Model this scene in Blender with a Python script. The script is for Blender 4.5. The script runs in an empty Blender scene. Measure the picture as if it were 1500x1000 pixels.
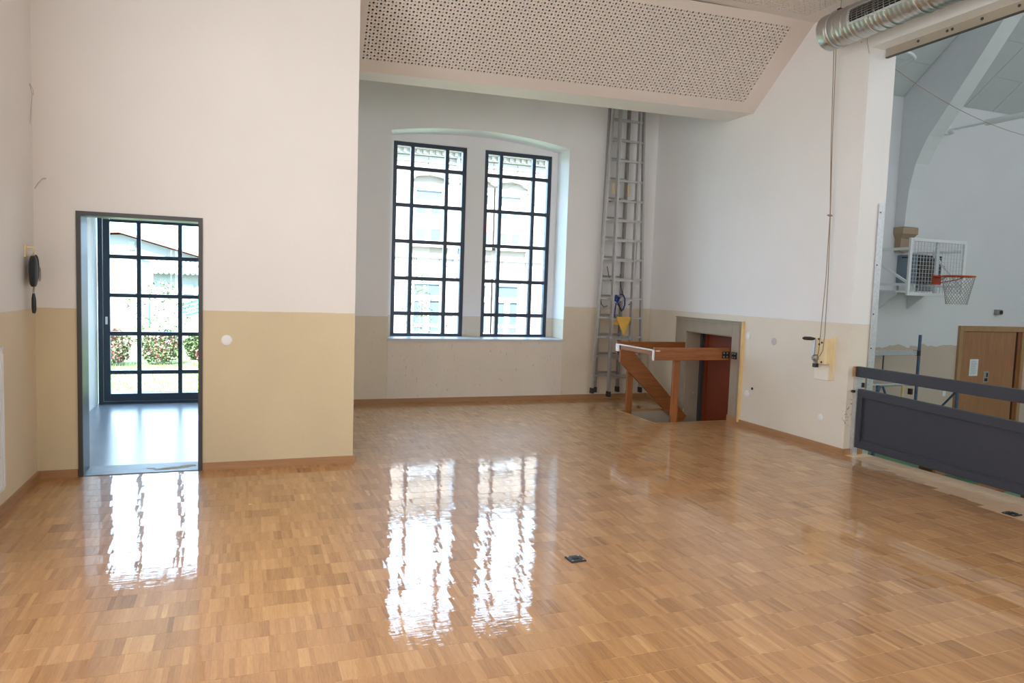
import bpy, math, random
import numpy as np
from mathutils import Vector, Matrix

rng = random.Random(7)
nrg = np.random.default_rng(11)
S = bpy.context.scene
COL = S.collection
PI = math.pi

# ------------------------------------------------------------------ camera
XL, Y1, XB, Y2, XR, YE = -1.478, 6.4155, 0.927, 9.538, 5.79, 5.653
XC, XE = 6.13, 6.08            # hall side of the wall, edge of the stage floor
ZG = -1.05                     # floor of the gym hall
cam = bpy.data.cameras.new('camera')
co = bpy.data.objects.new('camera', cam); COL.objects.link(co)
cam.sensor_width = 36.0; cam.lens = 1057.7172 / 1500 * 36; cam.clip_start = 0.05; cam.clip_end = 400
F = Vector((0.35011374, 0.93372931, -0.07463204)); R = Vector((0.93669278, -0.34855329, 0.03342521)); U = Vector((-0.00519686, 0.08160992, 0.9966508))
M = Matrix((( R.x, U.x, -F.x), (R.y, U.y, -F.y), (R.z, U.z, -F.z)))
co.matrix_world = Matrix.Translation((0, 0, 1.6)) @ M.to_4x4()
S.camera = co
# ------------------------------------------------------------------ world, lights, exposure
W = bpy.data.worlds.new('sky'); S.world = W; W.use_nodes = True
wn = W.node_tree; bg = wn.nodes['Background']
bg.inputs[0].default_value = (0.56, 0.77, 1.0, 1); bg.inputs[1].default_value = 12.5
def area(name, loc, rot, sx, sy, power, color):
    l = bpy.data.lights.new(name, 'AREA'); l.shape = 'RECTANGLE'; l.size = sx; l.size_y = sy; l.energy = power; l.color = color
    o = bpy.data.objects.new(name, l); COL.objects.link(o); o.location = loc; o.rotation_euler = rot
    return o
area('daylight_side_window_near', (XL+.03, 1.1, 2.45), (PI/2, 0, -PI/2), 1.7, 2.5, 80, (0.95, 0.97, 1.0))
area('daylight_side_window_far', (XL+.03, 3.5, 2.45), (PI/2, 0, -PI/2), 1.7, 2.5, 80, (0.95, 0.97, 1.0))
area('fill_back', (3.2, -2.3, 2.3), (PI/2, 0, 0), 4.6, 2.6, 102, (0.88, 0.94, 1.0))  # added fill lamp behind the camera to brighten room and alcove
area('fill_hall_end', (11.0, -2.2, 3.8), (PI/2, 0, 0), 7.0, 3.8, 170, (0.90, 0.94, 1.0))  # added fill for the hall, no window known at this end
area('fill_hall_roof', (12.0, 1.5, 9.3), (0, 0, 0), 5.0, 3.0, 150, (0.90, 0.94, 1.0))  # added overhead lamp brightening the hall, no skylight known
area('daylight_vestibule_window', (XB-.24, 8.6, 1.5), (PI/2, 0, PI/2), 1.6, 1.4, 12, (0.74, 0.88, 1.0))
sun = bpy.data.lights.new('sun', 'SUN'); sun.energy = 64; sun.angle = .01; sun.color = (1.0, .96, .93)
sob = bpy.data.objects.new('sun', sun); COL.objects.link(sob); sob.rotation_euler = (math.radians(38), 0, math.radians(-28))
S.view_settings.view_transform = 'Standard'; S.view_settings.look = 'None'
S.view_settings.gamma = 1.0; S.view_settings.use_curve_mapping = False
S.view_settings.exposure = 0.03
S.cycles.max_bounces = 10; S.cycles.diffuse_bounces = 5; S.cycles.transparent_max_bounces = 16
S.cycles.sample_clamp_indirect = 20.0; S.cycles.use_denoising = True

# ------------------------------------------------------------------ helpers
class MB:
    def __init__(s): s.v = []; s.f = []
    def box(s, x0, x1, y0, y1, z0, z1):
        if x0 > x1: x0, x1 = x1, x0
        if y0 > y1: y0, y1 = y1, y0
        if z0 > z1: z0, z1 = z1, z0
        b = len(s.v)
        s.v += [(x0,y0,z0),(x1,y0,z0),(x1,y1,z0),(x0,y1,z0),(x0,y0,z1),(x1,y0,z1),(x1,y1,z1),(x0,y1,z1)]
        s.f += [tuple(b+i for i in q) for q in ((0,3,2,1),(4,5,6,7),(0,1,5,4),(1,2,6,5),(2,3,7,6),(3,0,4,7))]
        return s
    def bar(s, p0, p1, w, h, up=(0,0,1)):          # rectangular bar, w across, h along up
        p0 = Vector(p0); p1 = Vector(p1); d = (p1-p0).normalized(); up = Vector(up)
        a = d.cross(up).normalized(); c = a.cross(d).normalized()
        b = len(s.v)
        for p in (p0, p1):
            for i, j in ((-1,-1),(1,-1),(1,1),(-1,1)): s.v.append(tuple(p + a*(i*w/2) + c*(j*h/2)))
        s.f += [tuple(b+i for i in q) for q in ((0,3,2,1),(4,5,6,7),(0,1,5,4),(1,2,6,5),(2,3,7,6),(3,0,4,7))]
        return s
    def tube(s, pts, r, n=10, closed=False, caps=True):
        pts = [Vector(p) for p in pts]; m = len(pts); rings = []
        prev = None
        for i, p in enumerate(pts):
            if closed: d = (pts[(i+1) % m] - pts[i-1])
            else: d = pts[min(i+1, m-1)] - pts[max(i-1, 0)]
            d.normalize()
            if prev is None:
                a = Vector((0,0,1)) if abs(d.z) < .9 else Vector((1,0,0))
                a = (a - d*a.dot(d)).normalized()
            else: a = (prev - d*prev.dot(d)).normalized()
            prev = a; c = d.cross(a)
            rr = r[i] if isinstance(r, (list, tuple)) else r
            b = len(s.v)
            for k in range(n):
                t = 2*PI*k/n; s.v.append(tuple(p + a*(rr*math.cos(t)) + c*(rr*math.sin(t))))
            rings.append(b)
        for i in range(m if closed else m-1):
            b0 = rings[i]; b1 = rings[(i+1) % m]
            for k in range(n): s.f.append((b0+k, b0+(k+1)%n, b1+(k+1)%n, b1+k))
        if caps and not closed:
            s.f.append(tuple(rings[0]+k for k in reversed(range(n)))); s.f.append(tuple(rings[-1]+k for k in range(n)))
        return s
    def lathe(s, c, axis, prof, n=24):             # prof: (offset along axis, radius)
        c = Vector(c); ax = Vector(axis).normalized()
        return s.tube([c + ax*o for o, r in prof], [r for o, r in prof], n)
    def prism(s, pts, d):                          # planar outline swept by vector d
        b = len(s.v); n = len(pts); d = Vector(d)
        s.v += [tuple(Vector(p)) for p in pts] + [tuple(Vector(p)+d) for p in pts]
        s.f.append(tuple(b+i for i in reversed(range(n)))); s.f.append(tuple(b+n+i for i in range(n)))
        for i in range(n): s.f.append((b+i, b+(i+1)%n, b+n+(i+1)%n, b+n+i))
        return s
    def quad(s, *p):
        b = len(s.v); s.v += [tuple(x) for x in p]; s.f.append(tuple(range(b, b+len(p)))); return s
    def build(s, name, mat, parent=None, smooth=False, bevel=0, origin=None, fix=True):
        o0 = Vector((0,0,0))
        if parent is not None: o0 = Vector(parent.get('_o', (0,0,0)))
        elif origin is not None: o0 = Vector(origin)
        me = bpy.data.meshes.new(name)
        me.from_pydata([tuple(Vector(p)-o0) for p in s.v], [], s.f)
        if fix:
            import bmesh
            bm = bmesh.new(); bm.from_mesh(me); bmesh.ops.recalc_face_normals(bm, faces=bm.faces); bm.to_mesh(me); bm.free()
        me.materials.append(mat)
        if smooth:
            me.polygons.foreach_set('use_smooth', [True]*len(me.polygons))
            me.set_sharp_from_angle(angle=math.radians(40))
        ob = bpy.data.objects.new(name, me); COL.objects.link(ob)
        if parent is not None: ob.parent = parent; ob['_o'] = tuple(o0)
        else: ob.location = o0; ob['_o'] = tuple(o0)
        if bevel:
            m = ob.modifiers.new('edge', 'BEVEL'); m.width = bevel; m.segments = 2; m.limit_method = 'ANGLE'
        return ob
def thing(name, label, cat, loc, group=None):
    o = bpy.data.objects.new(name, None); COL.objects.link(o); o.location = loc; o['_o'] = tuple(loc)
    o.empty_display_size = .1
    o['label'] = label; o['category'] = cat
    if group: o['group'] = group
    return o
def tag(o, label, cat, group=None):
    o['label'] = label; o['category'] = cat
    if group: o['group'] = group
    return o
def struct(o): o['kind'] = 'structure'; return o
def part(name, mat, parent, fn, **k):
    m = MB(); fn(m); return m.build(name, mat, parent, **k)

# ------------------------------------------------------------------ materials
class NT:
    def __init__(s, name):
        s.m = bpy.data.materials.new(name); s.m.use_nodes = True; s.t = s.m.node_tree
        s.b = s.t.nodes['Principled BSDF']; s.out = s.t.nodes['Material Output']
    def n(s, typ, **k):
        o = s.t.nodes.new(typ)
        for a, v in k.items(): setattr(o, a, v)
        return o
    def link(s, a, b): s.t.links.new(a, b)
    def val(s, sock, v):
        if hasattr(v, 'is_linked'): s.link(v, sock)
        else: sock.default_value = v
    def math(s, op, a, b=0.0, c=None, clamp=False):
        o = s.n('ShaderNodeMath', operation=op, use_clamp=clamp); s.val(o.inputs[0], a); s.val(o.inputs[1], b)
        if c is not None: s.val(o.inputs[2], c)
        return o.outputs[0]
    def mix(s, f, a, b, mode='MIX'):
        o = s.n('ShaderNodeMix', data_type='RGBA', blend_type=mode)
        s.val(o.inputs[0], f); s.val(o.inputs[6], a if hasattr(a,'is_linked') else (*a, 1)); s.val(o.inputs[7], b if hasattr(b,'is_linked') else (*b, 1))
        return o.outputs[2]
    def ramp(s, f, p0, p1):
        o = s.n('ShaderNodeMapRange'); s.val(o.inputs[0], f); o.inputs[1].default_value = p0; o.inputs[2].default_value = p1; return o.outputs[0]
    def noise(s, vec, scale, detail=3, rough=.5, w=None):
        o = s.n('ShaderNodeTexNoise')
        if w is not None: o.noise_dimensions = '4D'; s.val(o.inputs['W'], w)
        if vec is not None: s.link(vec, o.inputs['Vector'])
        o.inputs['Scale'].default_value = scale; o.inputs['Detail'].default_value = detail; o.inputs['Roughness'].default_value = rough
        return o.outputs[0]
    def pos(s): return s.n('ShaderNodeNewGeometry').outputs['Position']
    def objc(s): return s.n('ShaderNodeTexCoord').outputs['Object']
    def scale(s, vec, v):
        o = s.n('ShaderNodeMapping'); s.link(vec, o.inputs[0]); o.inputs['Scale'].default_value = v; return o.outputs[0]
    def bump(s, h, strength, dist, sock='Normal'):
        o = s.n('ShaderNodeBump'); o.inputs['Strength'].default_value = strength; o.inputs['Distance'].default_value = dist
        s.link(h, o.inputs['Height']); s.link(o.outputs[0], s.b.inputs[sock]); return o.outputs[0]
    def set(s, **k):
        for a, v in k.items(): s.b.inputs[a.replace('_', ' ')].default_value = v
        return s
def sr(r, g, b):
    return tuple((c/255/12.92 if c/255 <= .04045 else ((c/255+.055)/1.055)**2.4) for c in (r, g, b))
def simple(name, col, rough=.5, metal=0.0, var=.06, scale=8, bump=0, bscale=60, stretch=(1,1,1), coat=0):
    t = NT(name); p = t.scale(t.objc(), stretch)
    f = t.noise(p, scale, 4)
    d = tuple(max(0, c*(1-var*2)) for c in col); l = tuple(min(1, c*(1+var*2)) for c in col)
    t.link(t.mix(f, d, l), t.b.inputs['Base Color'])
    t.set(Roughness=rough, Metallic=metal, Coat_Weight=coat)
    if bump: t.bump(t.noise(p, bscale, 3), .4, bump)
    return t.m
def wall_paint(name, upper, lower, zt, zt2=None, xs=None, scuff=0.0, chips=None, uneven=.006):
    t = NT(name); P = t.pos(); sp = t.n('ShaderNodeSeparateXYZ'); t.link(P, sp.inputs[0])
    X, Y, Z = sp.outputs
    n1 = t.noise(P, 5, 3); wob = t.math('MULTIPLY', t.math('SUBTRACT', n1, .5), uneven*2)
    th = zt
    if zt2 is not None:
        st = t.math('GREATER_THAN', X, xs); th = t.math('MULTIPLY_ADD', st, zt2-zt, zt)
    e = t.math('GREATER_THAN', t.math('ADD', Z, wob), th)
    big = t.noise(P, 1.3, 4)
    lo = t.mix(t.ramp(big, .3, .75), tuple(c*.93 for c in lower), tuple(min(1, c*1.04) for c in lower))
    if scuff:
        sc = t.noise(t.scale(P, (13, 13, 5)), 3.0, 6, .6)
        lo = t.mix(t.math('MULTIPLY', t.ramp(sc, .62, .80), scuff), lo, (.16, .14, .12))
    up = t.mix(t.ramp(big, .3, .75), tuple(c*.97 for c in upper), tuple(min(1, c*1.015) for c in upper))
    c = t.mix(e, lo, up)
    if chips:
        y0, z0, z1 = chips
        m = t.math('MULTIPLY', t.math('LESS_THAN', t.math('ABSOLUTE', t.math('SUBTRACT', Y, y0)), .035),
                   t.math('LESS_THAN', t.math('ABSOLUTE', t.math('SUBTRACT', Z, (z0+z1)/2)), (z1-z0)/2))
        m = t.math('MULTIPLY', m, t.ramp(t.noise(P, 30, 5, .7), .575, .61))
        c = t.mix(m, c, (.22, .19, .16))
    t.link(c, t.b.inputs['Base Color'])
    t.set(Roughness=.62); t.b.inputs['Specular IOR Level'].default_value = .35
    h = t.math('ADD', t.noise(P, 38, 4, .6), t.math('MULTIPLY', t.noise(P, 7, 2), 1.6))
    t.bump(h, .22, .004)
    return t.m
WHITE = (.80, .765, .735)
m_wall_left = wall_paint('wall_paint_left', WHITE, sr(224, 206, 176), 1.325)
m_wall_block = wall_paint('wall_paint_entrance', WHITE, sr(214, 198, 164), 1.327, scuff=.12)
m_wall_far = wall_paint('wall_paint_far', (.87,.875,.89), sr(222, 211, 193), 1.163, 1.347, 4.37, scuff=.75, uneven=.012)
m_wall_right = wall_paint('wall_paint_right', (.86,.86,.87), sr(229, 221, 207), 1.346, chips=(5.66, .30, .58), scuff=.1)
m_hall_wall = wall_paint('hall_wall_paint', (.76,.77,.795), sr(205, 188, 172), .80, uneven=.10)
m_plaster = wall_paint('ceiling_paint', (.83,.80,.77), (.7,.66,.62), -5)
m_panel = simple('perforated_board', (.74,.675,.63), .7, var=.01)
m_hallroof = simple('hall_roof_board', (.62,.65,.665), .7, var=.02)
m_rib = simple('arch_plaster', (.74,.77,.80), .7, var=.02)
m_dark = simple('dark_void', (.012,.011,.010), .9)

def parquet(name, attr=True):
    t = NT(name)
    at = t.n('ShaderNodeAttribute', attribute_name='tone'); tone = at.outputs['Fac']
    la = t.n('ShaderNodeAttribute', attribute_name='lacquer'); lac = la.outputs['Fac']
    P = t.pos()
    g = t.noise(t.scale(P, (70, 7, 7)), 1.6, 5, .6, w=t.math('MULTIPLY', tone, 37.0))
    fine = t.noise(t.scale(P, (420, 26, 26)), 1.0, 3, .6, w=t.math('MULTIPLY', tone, 91.0))
    f = t.math('ADD', t.math('MULTIPLY', tone, .82), t.math('MULTIPLY', t.math('SUBTRACT', g, .5), .55))
    f = t.math('ADD', f, t.math('MULTIPLY', t.math('SUBTRACT', fine, .5), .42))
    r = t.n('ShaderNodeValToRGB'); t.link(f, r.inputs[0])
    e = r.color_ramp.elements
    e[0].position = 0; e[0].color = (*sr(140, 94, 50), 1); e[1].position = 1; e[1].color = (*sr(232, 192, 138), 1)
    for p, c in ((.3, sr(172, 124, 74)), (.55, sr(190, 141, 89)), (.8, sr(206, 160, 106))):
        k = e.new(p); k.color = (*c, 1)
    raw = t.mix(.55, r.outputs[0], sr(214, 194, 168))
    t.link(t.mix(lac, raw, r.outputs[0]), t.b.inputs['Base Color'])
    t.set(Roughness=.45); t.b.inputs['Specular IOR Level'].default_value = .3
    t.link(lac, t.b.inputs['Coat Weight'])
    t.set(Coat_Roughness=.012, Coat_IOR=1.5)
    h = t.math('ADD', t.noise(t.scale(P, (.35, 1.5, 1)), 42, 2, .5), t.math('MULTIPLY', t.noise(t.scale(P, (.6, 1.3, 1)), 11, 2), 1.6))
    t.bump(h, .30, .0010, 'Coat Normal')
    return t.m
m_parquet = parquet('oak_parquet')
m_joint = simple('parquet_bed', sr(236, 206, 162), .5, var=.08, scale=30)

def wood(name, dark, light, stretch, rough=.45, coat=0.0, scale=2.2):
    t = NT(name); P = t.scale(t.objc(), stretch)
    g = t.noise(P, scale, 5, .6); w = t.noise(P, scale*.35, 3)
    f = t.math('ADD', t.math('MULTIPLY', g, .6), t.math('MULTIPLY', w, .4))
    t.link(t.mix(t.ramp(f, .25, .8), dark, light), t.b.inputs['Base Color'])
    t.set(Roughness=rough, Coat_Weight=coat); t.bump(g, .2, .001)
    return t.m
m_base = wood('baseboard_wood', sr(158,116,80), sr(184,142,102), (2,2,30))
m_rail_x = wood('stair_rail_wood', sr(106,58,24), sr(178,110,56), (2,26,26), .4, .3)
m_rail_y = wood('stair_end_wood', sr(106,58,24), sr(178,110,56), (26,2,26), .4, .3)
m_rail_z = wood('stair_post_wood', sr(106,58,24), sr(176,108,54), (26,26,2), .4, .3)
m_hdoor = wood('hall_door_veneer', sr(150,102,68), sr(186,136,98), (14,14,1.2), .45)
m_hframe = wood('hall_door_frame_wood', sr(160,122,84), sr(190,152,112), (10,10,2), .5)
m_red = simple('red_brown_door', sr(122,50,22), .45, var=.06, scale=5)
m_frame = simple('anthracite_metal', sr(46,60,78), .38, .0, var=.04)
m_jamb = simple('grey_steel_jamb', sr(92,106,122), .35, .15, var=.04)
m_jdark = simple('dark_jamb_edge', sr(70,68,68), .45)
m_white = simple('white_lacquer', (.80,.82,.84), .4, var=.01)
m_sill = simple('sill_stone', sr(196,205,218), .3, var=.02)
m_alu = simple('aluminium', (.56,.56,.56), .42, .85, var=.08, scale=20)
m_alud = simple('aluminium_dull', (.36,.35,.34), .5, .8, var=.1, scale=20)
m_galv = simple('galvanised_steel', (.60,.63,.66), .40, .6, var=.14, scale=45)
m_duct = simple('bright_galvanised_tube', (.56,.56,.55), .36, 1.0, var=.05, scale=14)
m_trackm = simple('track_steel', sr(176,168,154), .45, .3, var=.05)
m_louvre = simple('louvre_reflection_brown', (.10,.075,.06), .5)  # brown puts the reflections on the black louvres into the colour
m_rubber = simple('black_rubber', (.03,.03,.032), .7)
m_black = simple('black_plastic', (.018,.018,.020), .35)
m_barrier = simple('anthracite_board', sr(54,56,66), .5, var=.05, scale=14)
m_cream = simple('cream_plastic', sr(232,214,172), .45, var=.03)
m_pale = simple('pale_patch', sr(236,230,216), .6, var=.03)
m_surround = simple('door_surround_grey', sr(160,146,128), .55, var=.05)
m_yel = simple('bare_plaster_yellow', sr(226,196,140), .7, var=.08)
m_disc = simple('white_cover', (.83,.83,.84), .45, var=.01)
m_greydisc = simple('filled_hole_grey', sr(196,192,190), .7, var=.03)
m_cloth = simple('yellow_cloth', sr(222,180,88), .9, var=.10, scale=30, bump=.002, bscale=180)
m_blue = simple('blue_strap', sr(28,52,128), .7)
m_orange = simple('hoop_orange', sr(200,78,34), .4, var=.04)
m_net = simple('net_cord', sr(170,168,164), .8)
m_tan = simple('console_sandstone', sr(172,148,124), .7, var=.03)
m_hsteel = simple('heater_bluegrey', sr(120,138,154), .45, var=.03)
m_gym = simple('gym_floor_green', sr(92,142,108), .5, var=.05)
m_vest = simple('vestibule_floor', sr(122,130,142), .26, var=.05, scale=3, bump=.0006, bscale=25)
m_vest.node_tree.nodes['Principled BSDF'].inputs['Specular IOR Level'].default_value = .3
m_thresh = simple('threshold_paint', sr(120,130,144), .45, var=.22, scale=9)
m_bare = simple('threshold_bare', sr(176,160,134), .7, var=.08)
m_step = simple('stair_step_grey', sr(168,156,138), .6, var=.05)
m_paper = simple('paper', (.80,.82,.86), .8, var=.01)
m_ink = simple('ink', (.25,.26,.28), .8)
m_cord = simple('pull_cord', sr(150,130,110), .8)
m_stub = simple('pale_cable', sr(196,176,160), .8)
m_wire = simple('thin_wire', sr(160,144,130), .7)
m_speck = simple('speckled_mat', (.20,.20,.23), .9, var=.5, scale=60)
m_tape = simple('white_edge_tape', (.80,.78,.74), .35, var=.02)
m_pole = simple('white_pole_paint', (.80,.83,.84), .4, var=.01)
def glass():
    t = NT('window_glass'); t.t.nodes.remove(t.b)
    tr = t.n('ShaderNodeBsdfTransparent'); tr.inputs[0].default_value = (.93,.96,.97,1)
    gl = t.n('ShaderNodeBsdfGlossy'); gl.inputs['Roughness'].default_value = .01
    fr = t.n('ShaderNodeFresnel'); t.link(t.math('MULTIPLY_ADD', t.n('ShaderNodeNewGeometry').outputs['Backfacing'], 1/1.45-1.45, 1.45), fr.inputs[0])
    mx = t.n('ShaderNodeMixShader'); t.link(fr.outputs[0], mx.inputs[0]); t.link(tr.outputs[0], mx.inputs[1]); t.link(gl.outputs[0], mx.inputs[2])
    t.link(mx.outputs[0], t.out.inputs[0]); return t.m
m_glass = glass()

# ------------------------------------------------------------------ room shell
TOP = 5.2
# far wall with the segmental arched window recess
ax0, ax1, zs, zsp, zap = 1.81, 4.36, .86, 3.592, 3.705
def arc(n=24):
    w = (ax1-ax0)/2; h = zap-zsp; r = (w*w+h*h)/(2*h); cx = (ax0+ax1)/2; cz = zap-r; a = math.asin(w/r)
    return [(cx + r*math.sin(-a + 2*a*i/n), cz + r*math.cos(-a + 2*a*i/n)) for i in range(n+1)]
m = MB()
m.box(XB-.1, ax0, Y2, 10.25, -.1, TOP); m.box(ax1, XC, Y2, 10.25, ZG-.1, TOP); m.box(ax0, ax1, Y2, 10.25, -.1, zs)
A = arc()
m.prism([(x, Y2, z) for x, z in A] + [(ax1, Y2, TOP), (ax0, Y2, TOP)], (0, .712, 0))
YW = 9.95
wl, wr = (1.92, 2.963), (3.232, 4.272); zw = 3.54
m.box(ax0-.02, wl[0], YW, 10.2, zs-.02, zw); m.box(wl[1], wr[0], YW, 10.2, zs-.02, zw); m.box(wr[1], ax1+.02, YW, 10.2, zs-.02, zw)
m.box(ax0-.02, ax1+.02, YW, 10.2, zw, 3.78)
struct(m.build('wall_far', m_wall_far))
s = MB(); s.box(ax0-.005, ax1+.005, Y2-.025, YW+.02, zs-.02, zs+.012); so = struct(s.build('trim_1', m_sill)); so['label'] = 'pale stone window sill'
nb = struct(MB().box(ax0+.002, ax1-.002, Y2-.005, Y2, .062, zs-.022).build('trim_5', wall_paint('niche_board_paint', (.8,.8,.8), sr(228, 219, 207), 3, scuff=.9))); nb['label'] = 'scuffed board closing the niche under the window'
# windows: frame bars, panes
def window(name, x0, x1, z0, z1, y, vx, hz, bar=.05, edge=.055, dep=.07, mat=m_frame):
    w = MB()
    w.box(x0, x0+edge, y, y+dep, z0, z1); w.box(x1-edge, x1, y, y+dep, z0, z1)
    w.box(x0+edge, x1-edge, y, y+dep, z1-edge, z1); w.box(x0+edge, x1-edge, y, y+dep, z0, z0+edge*.7)
    o = struct(w.build(name, mat))
    for x in vx: part('muntin', mat, o, lambda q: q.box(x-bar/2, x+bar/2, y+.006, y+dep-.006, z0+edge*.7, z1-edge))
    xs = [x0+edge] + list(vx) + [x1-edge]
    for i in range(len(xs)-1):
        a = xs[i] + (bar/2 if i else 0); b = xs[i+1] - (bar/2 if i < len(xs)-2 else 0)
        for z in hz: part('muntin', mat, o, lambda q: q.box(a, b, y+.006, y+dep-.006, z-bar/2, z+bar/2))
        zz = [z0+edge*.7] + list(hz) + [z1-edge]
        for j in range(len(zz)-1):
            c = zz[j] + (bar/2 if j else 0); d = zz[j+1] - (bar/2 if j < len(zz)-2 else 0)
            part('pane', m_glass, o, lambda q: q.box(a, b, y+.030, y+.036, c, d))
    return o
HZ = (1.19, 1.68, 2.19, 2.686, 3.191)
window('window_1', wl[0], wl[1], zs+.012, zw, YW+.02, (2.19, 2.683), HZ)
window('window_2', wr[0], wr[1], zs+.012, zw, YW+.02, (3.487, 3.998), HZ)

# wall with the doorway (vestibule block), left wall, back wall
dx0, dx1, dz = -1.199, -.304, 2.074
m = MB(); T = .28
m.box(-1.95, dx0, Y1, Y1+T, -.1, TOP); m.box(dx1, XB, Y1, Y1+T, -.1, TOP); m.box(dx0, dx1, Y1, Y1+T, dz, TOP)
m.box(XB-.2, XB, Y1+T, Y2, -.1, TOP)
struct(m.build('wall_entrance', m_wall_block))
struct(MB().box(XL-.2, XL, -2.6, Y1, -.1, TOP).build('wall_left', m_wall_left))
struct(MB().box(XL-.2, 16.5, -2.8, -2.6, ZG-.1, 11).build('wall_back', m_wall_left))
# right wall: column end, cellar door niche, lintel over the stage opening
ny0, ny1, nz = 7.52, 8.52, 1.08
m = MB()
m.box(XR, XC, YE, ny0, ZG-.1, 11); m.box(XR, XC, ny1, Y2, ZG-.1, 11); m.box(XR, XC, ny0, ny1, nz, 11)
m.box(XR, XC, -2.6, YE, 4.075, 11)
struct(m.build('wall_right', m_wall_right))
# ceiling: flat part + sloped perforated board + soffit
ZC = 4.56; yt = 6.43
lowL, lowR = (XB-.1, 7.50, 3.70), (XR, 7.375, 3.797)
farL, farR = (XB-.1, 7.80, 3.70), (XR, 7.86, 3.797)
m = MB()
m.quad((XL, -2.6, ZC+.013), (XR, -2.6, ZC+.013), (XR, 5.35, ZC+.013), (XL, 5.35, ZC+.013))
m.quad((XL, -2.6, ZC+.3), (XL, yt+.4, ZC+.3), (XR, yt+.4, ZC+.3), (XR, -2.6, ZC+.3))
m.quad(lowL, lowR, farR, farL)
m.quad(farL, farR, (XR, farR[1], TOP), (XB-.1, farL[1], TOP))
m.quad((XL-.2, -2.7, TOP), (XC, -2.7, TOP), (XC, 10.25, TOP), (XL-.2, 10.25, TOP))
ceil = struct(m.build('ceiling', m_plaster, fix=False))
def perforated(name, P00, ex, ey, nx, ny, pitch, x_off, y_off, Lx, Ly, nrm):
    # board of size Lx x Ly in the plane (ex, ey) with a field of real holes, alternately large and small
    P00 = np.array(P00, float); ex = np.array(ex, float); ey = np.array(ey, float); nrm = np.array(nrm, float)
    i, j = np.meshgrid(np.arange(nx), np.arange(ny), indexing='ij'); i = i.ravel(); j = j.ravel()
    cx = x_off + (i+.5)*pitch; cy = y_off + (j+.5)*pitch
    r = np.where((i+j) % 2 == 0, .0122, .0072)
    h = pitch/2
    sq = np.array([(1,0),(1,1),(0,1),(-1,1),(-1,0),(-1,-1),(0,-1),(1,-1)], float)*h
    oc = np.array([(math.cos(k*PI/4), math.sin(k*PI/4)) for k in range(8)])
    N = len(cx); c = np.stack([cx, cy], 1)
    outer = c[:,None,:] + sq[None]; inner = c[:,None,:] + oc[None]*r[:,None,None]
    uv = np.concatenate([outer, inner], 1).reshape(-1, 2)
    top = P00 + uv[:,:1]*ex + uv[:,1:]*ey
    iu = inner.reshape(-1,2); dep = P00 + iu[:,:1]*ex + iu[:,1:]*ey - nrm*.012
    V = np.concatenate([top, dep]); base = (np.arange(N)*16)[:,None]; db = N*16 + (np.arange(N)*8)[:,None]
    k = np.arange(8); k2 = (k+1) % 8
    q1 = np.stack([base+k, base+k2, base+8+k2, base+8+k], 2).reshape(-1,4)
    q2 = np.stack([base+8+k, base+8+k2, db+k2, db+k], 2).reshape(-1,4)
    # margins
    W_ = nx*pitch; H_ = ny*pitch; x1, y1 = x_off+W_, y_off+H_
    mv = np.array([(0,0),(Lx,0),(Lx,Ly),(0,Ly),(x_off,y_off),(x1,y_off),(x1,y1),(x_off,y1)], float)
    mb = len(V); V = np.concatenate([V, P00 + mv[:,:1]*ex + mv[:,1:]*ey])
    q3 = np.array([(0,1,5,4),(1,2,6,5),(2,3,7,6),(3,0,4,7)]) + mb
    Fc = np.concatenate([q1, q2, q3])
    me = bpy.data.meshes.new(name); me.from_pydata(V.tolist(), [], Fc.tolist()); me.materials.append(m_panel)
    o = bpy.data.objects.new(name, me); COL.objects.link(o); o.parent = ceil
    # dark sheet behind the holes
    bk = MB(); q = [P00 - nrm*.0125 + ex*(x_off-.01) + ey*(y_off-.01), P00 - nrm*.0125 + ex*(x1+.01) + ey*(y_off-.01), P00 - nrm*.0125 + ex*(x1+.01) + ey*(y1+.01), P00 - nrm*.0125 + ex*(x_off-.01) + ey*(y1+.01)]
    bk.quad(*q); b = bk.build('dark_backing', m_dark, o, fix=False)
    return o
pitch = .0345
# sloped board; its lower edge drops slightly to the left
a = np.array(lowL); b = np.array(lowR); ex = (b-a); Lx = np.linalg.norm(ex); ex /= Lx
upv = np.array((XR, yt, ZC)) - b; upv -= ex*(upv@ex); Ly = np.linalg.norm(upv); ey = upv/Ly
nr = np.cross(ex, ey); nr = nr if nr[2] < 0 else -nr
perforated('perforated_board', a, ex, ey, 130, 29, pitch, .265, .135, Lx+.04, Ly*1.02, nr)
perforated('perforated_board', (XL, 5.35, ZC), (1,0,0), (0,1,0), 203, 28, pitch, .06, .0, XR-XL, yt-5.35+.06, (0,0,-1))

# hall shell
m = MB()
m.box(XC, 16.5, 9.54, 9.8, ZG-.1, 5.4)
struct(m.build('wall_hall_far', m_hall_wall))
struct(MB().box(16.5, 16.7, -2.8, 9.8, ZG-.1, 11).build('wall_hall_right', m_hall_wall))
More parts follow.
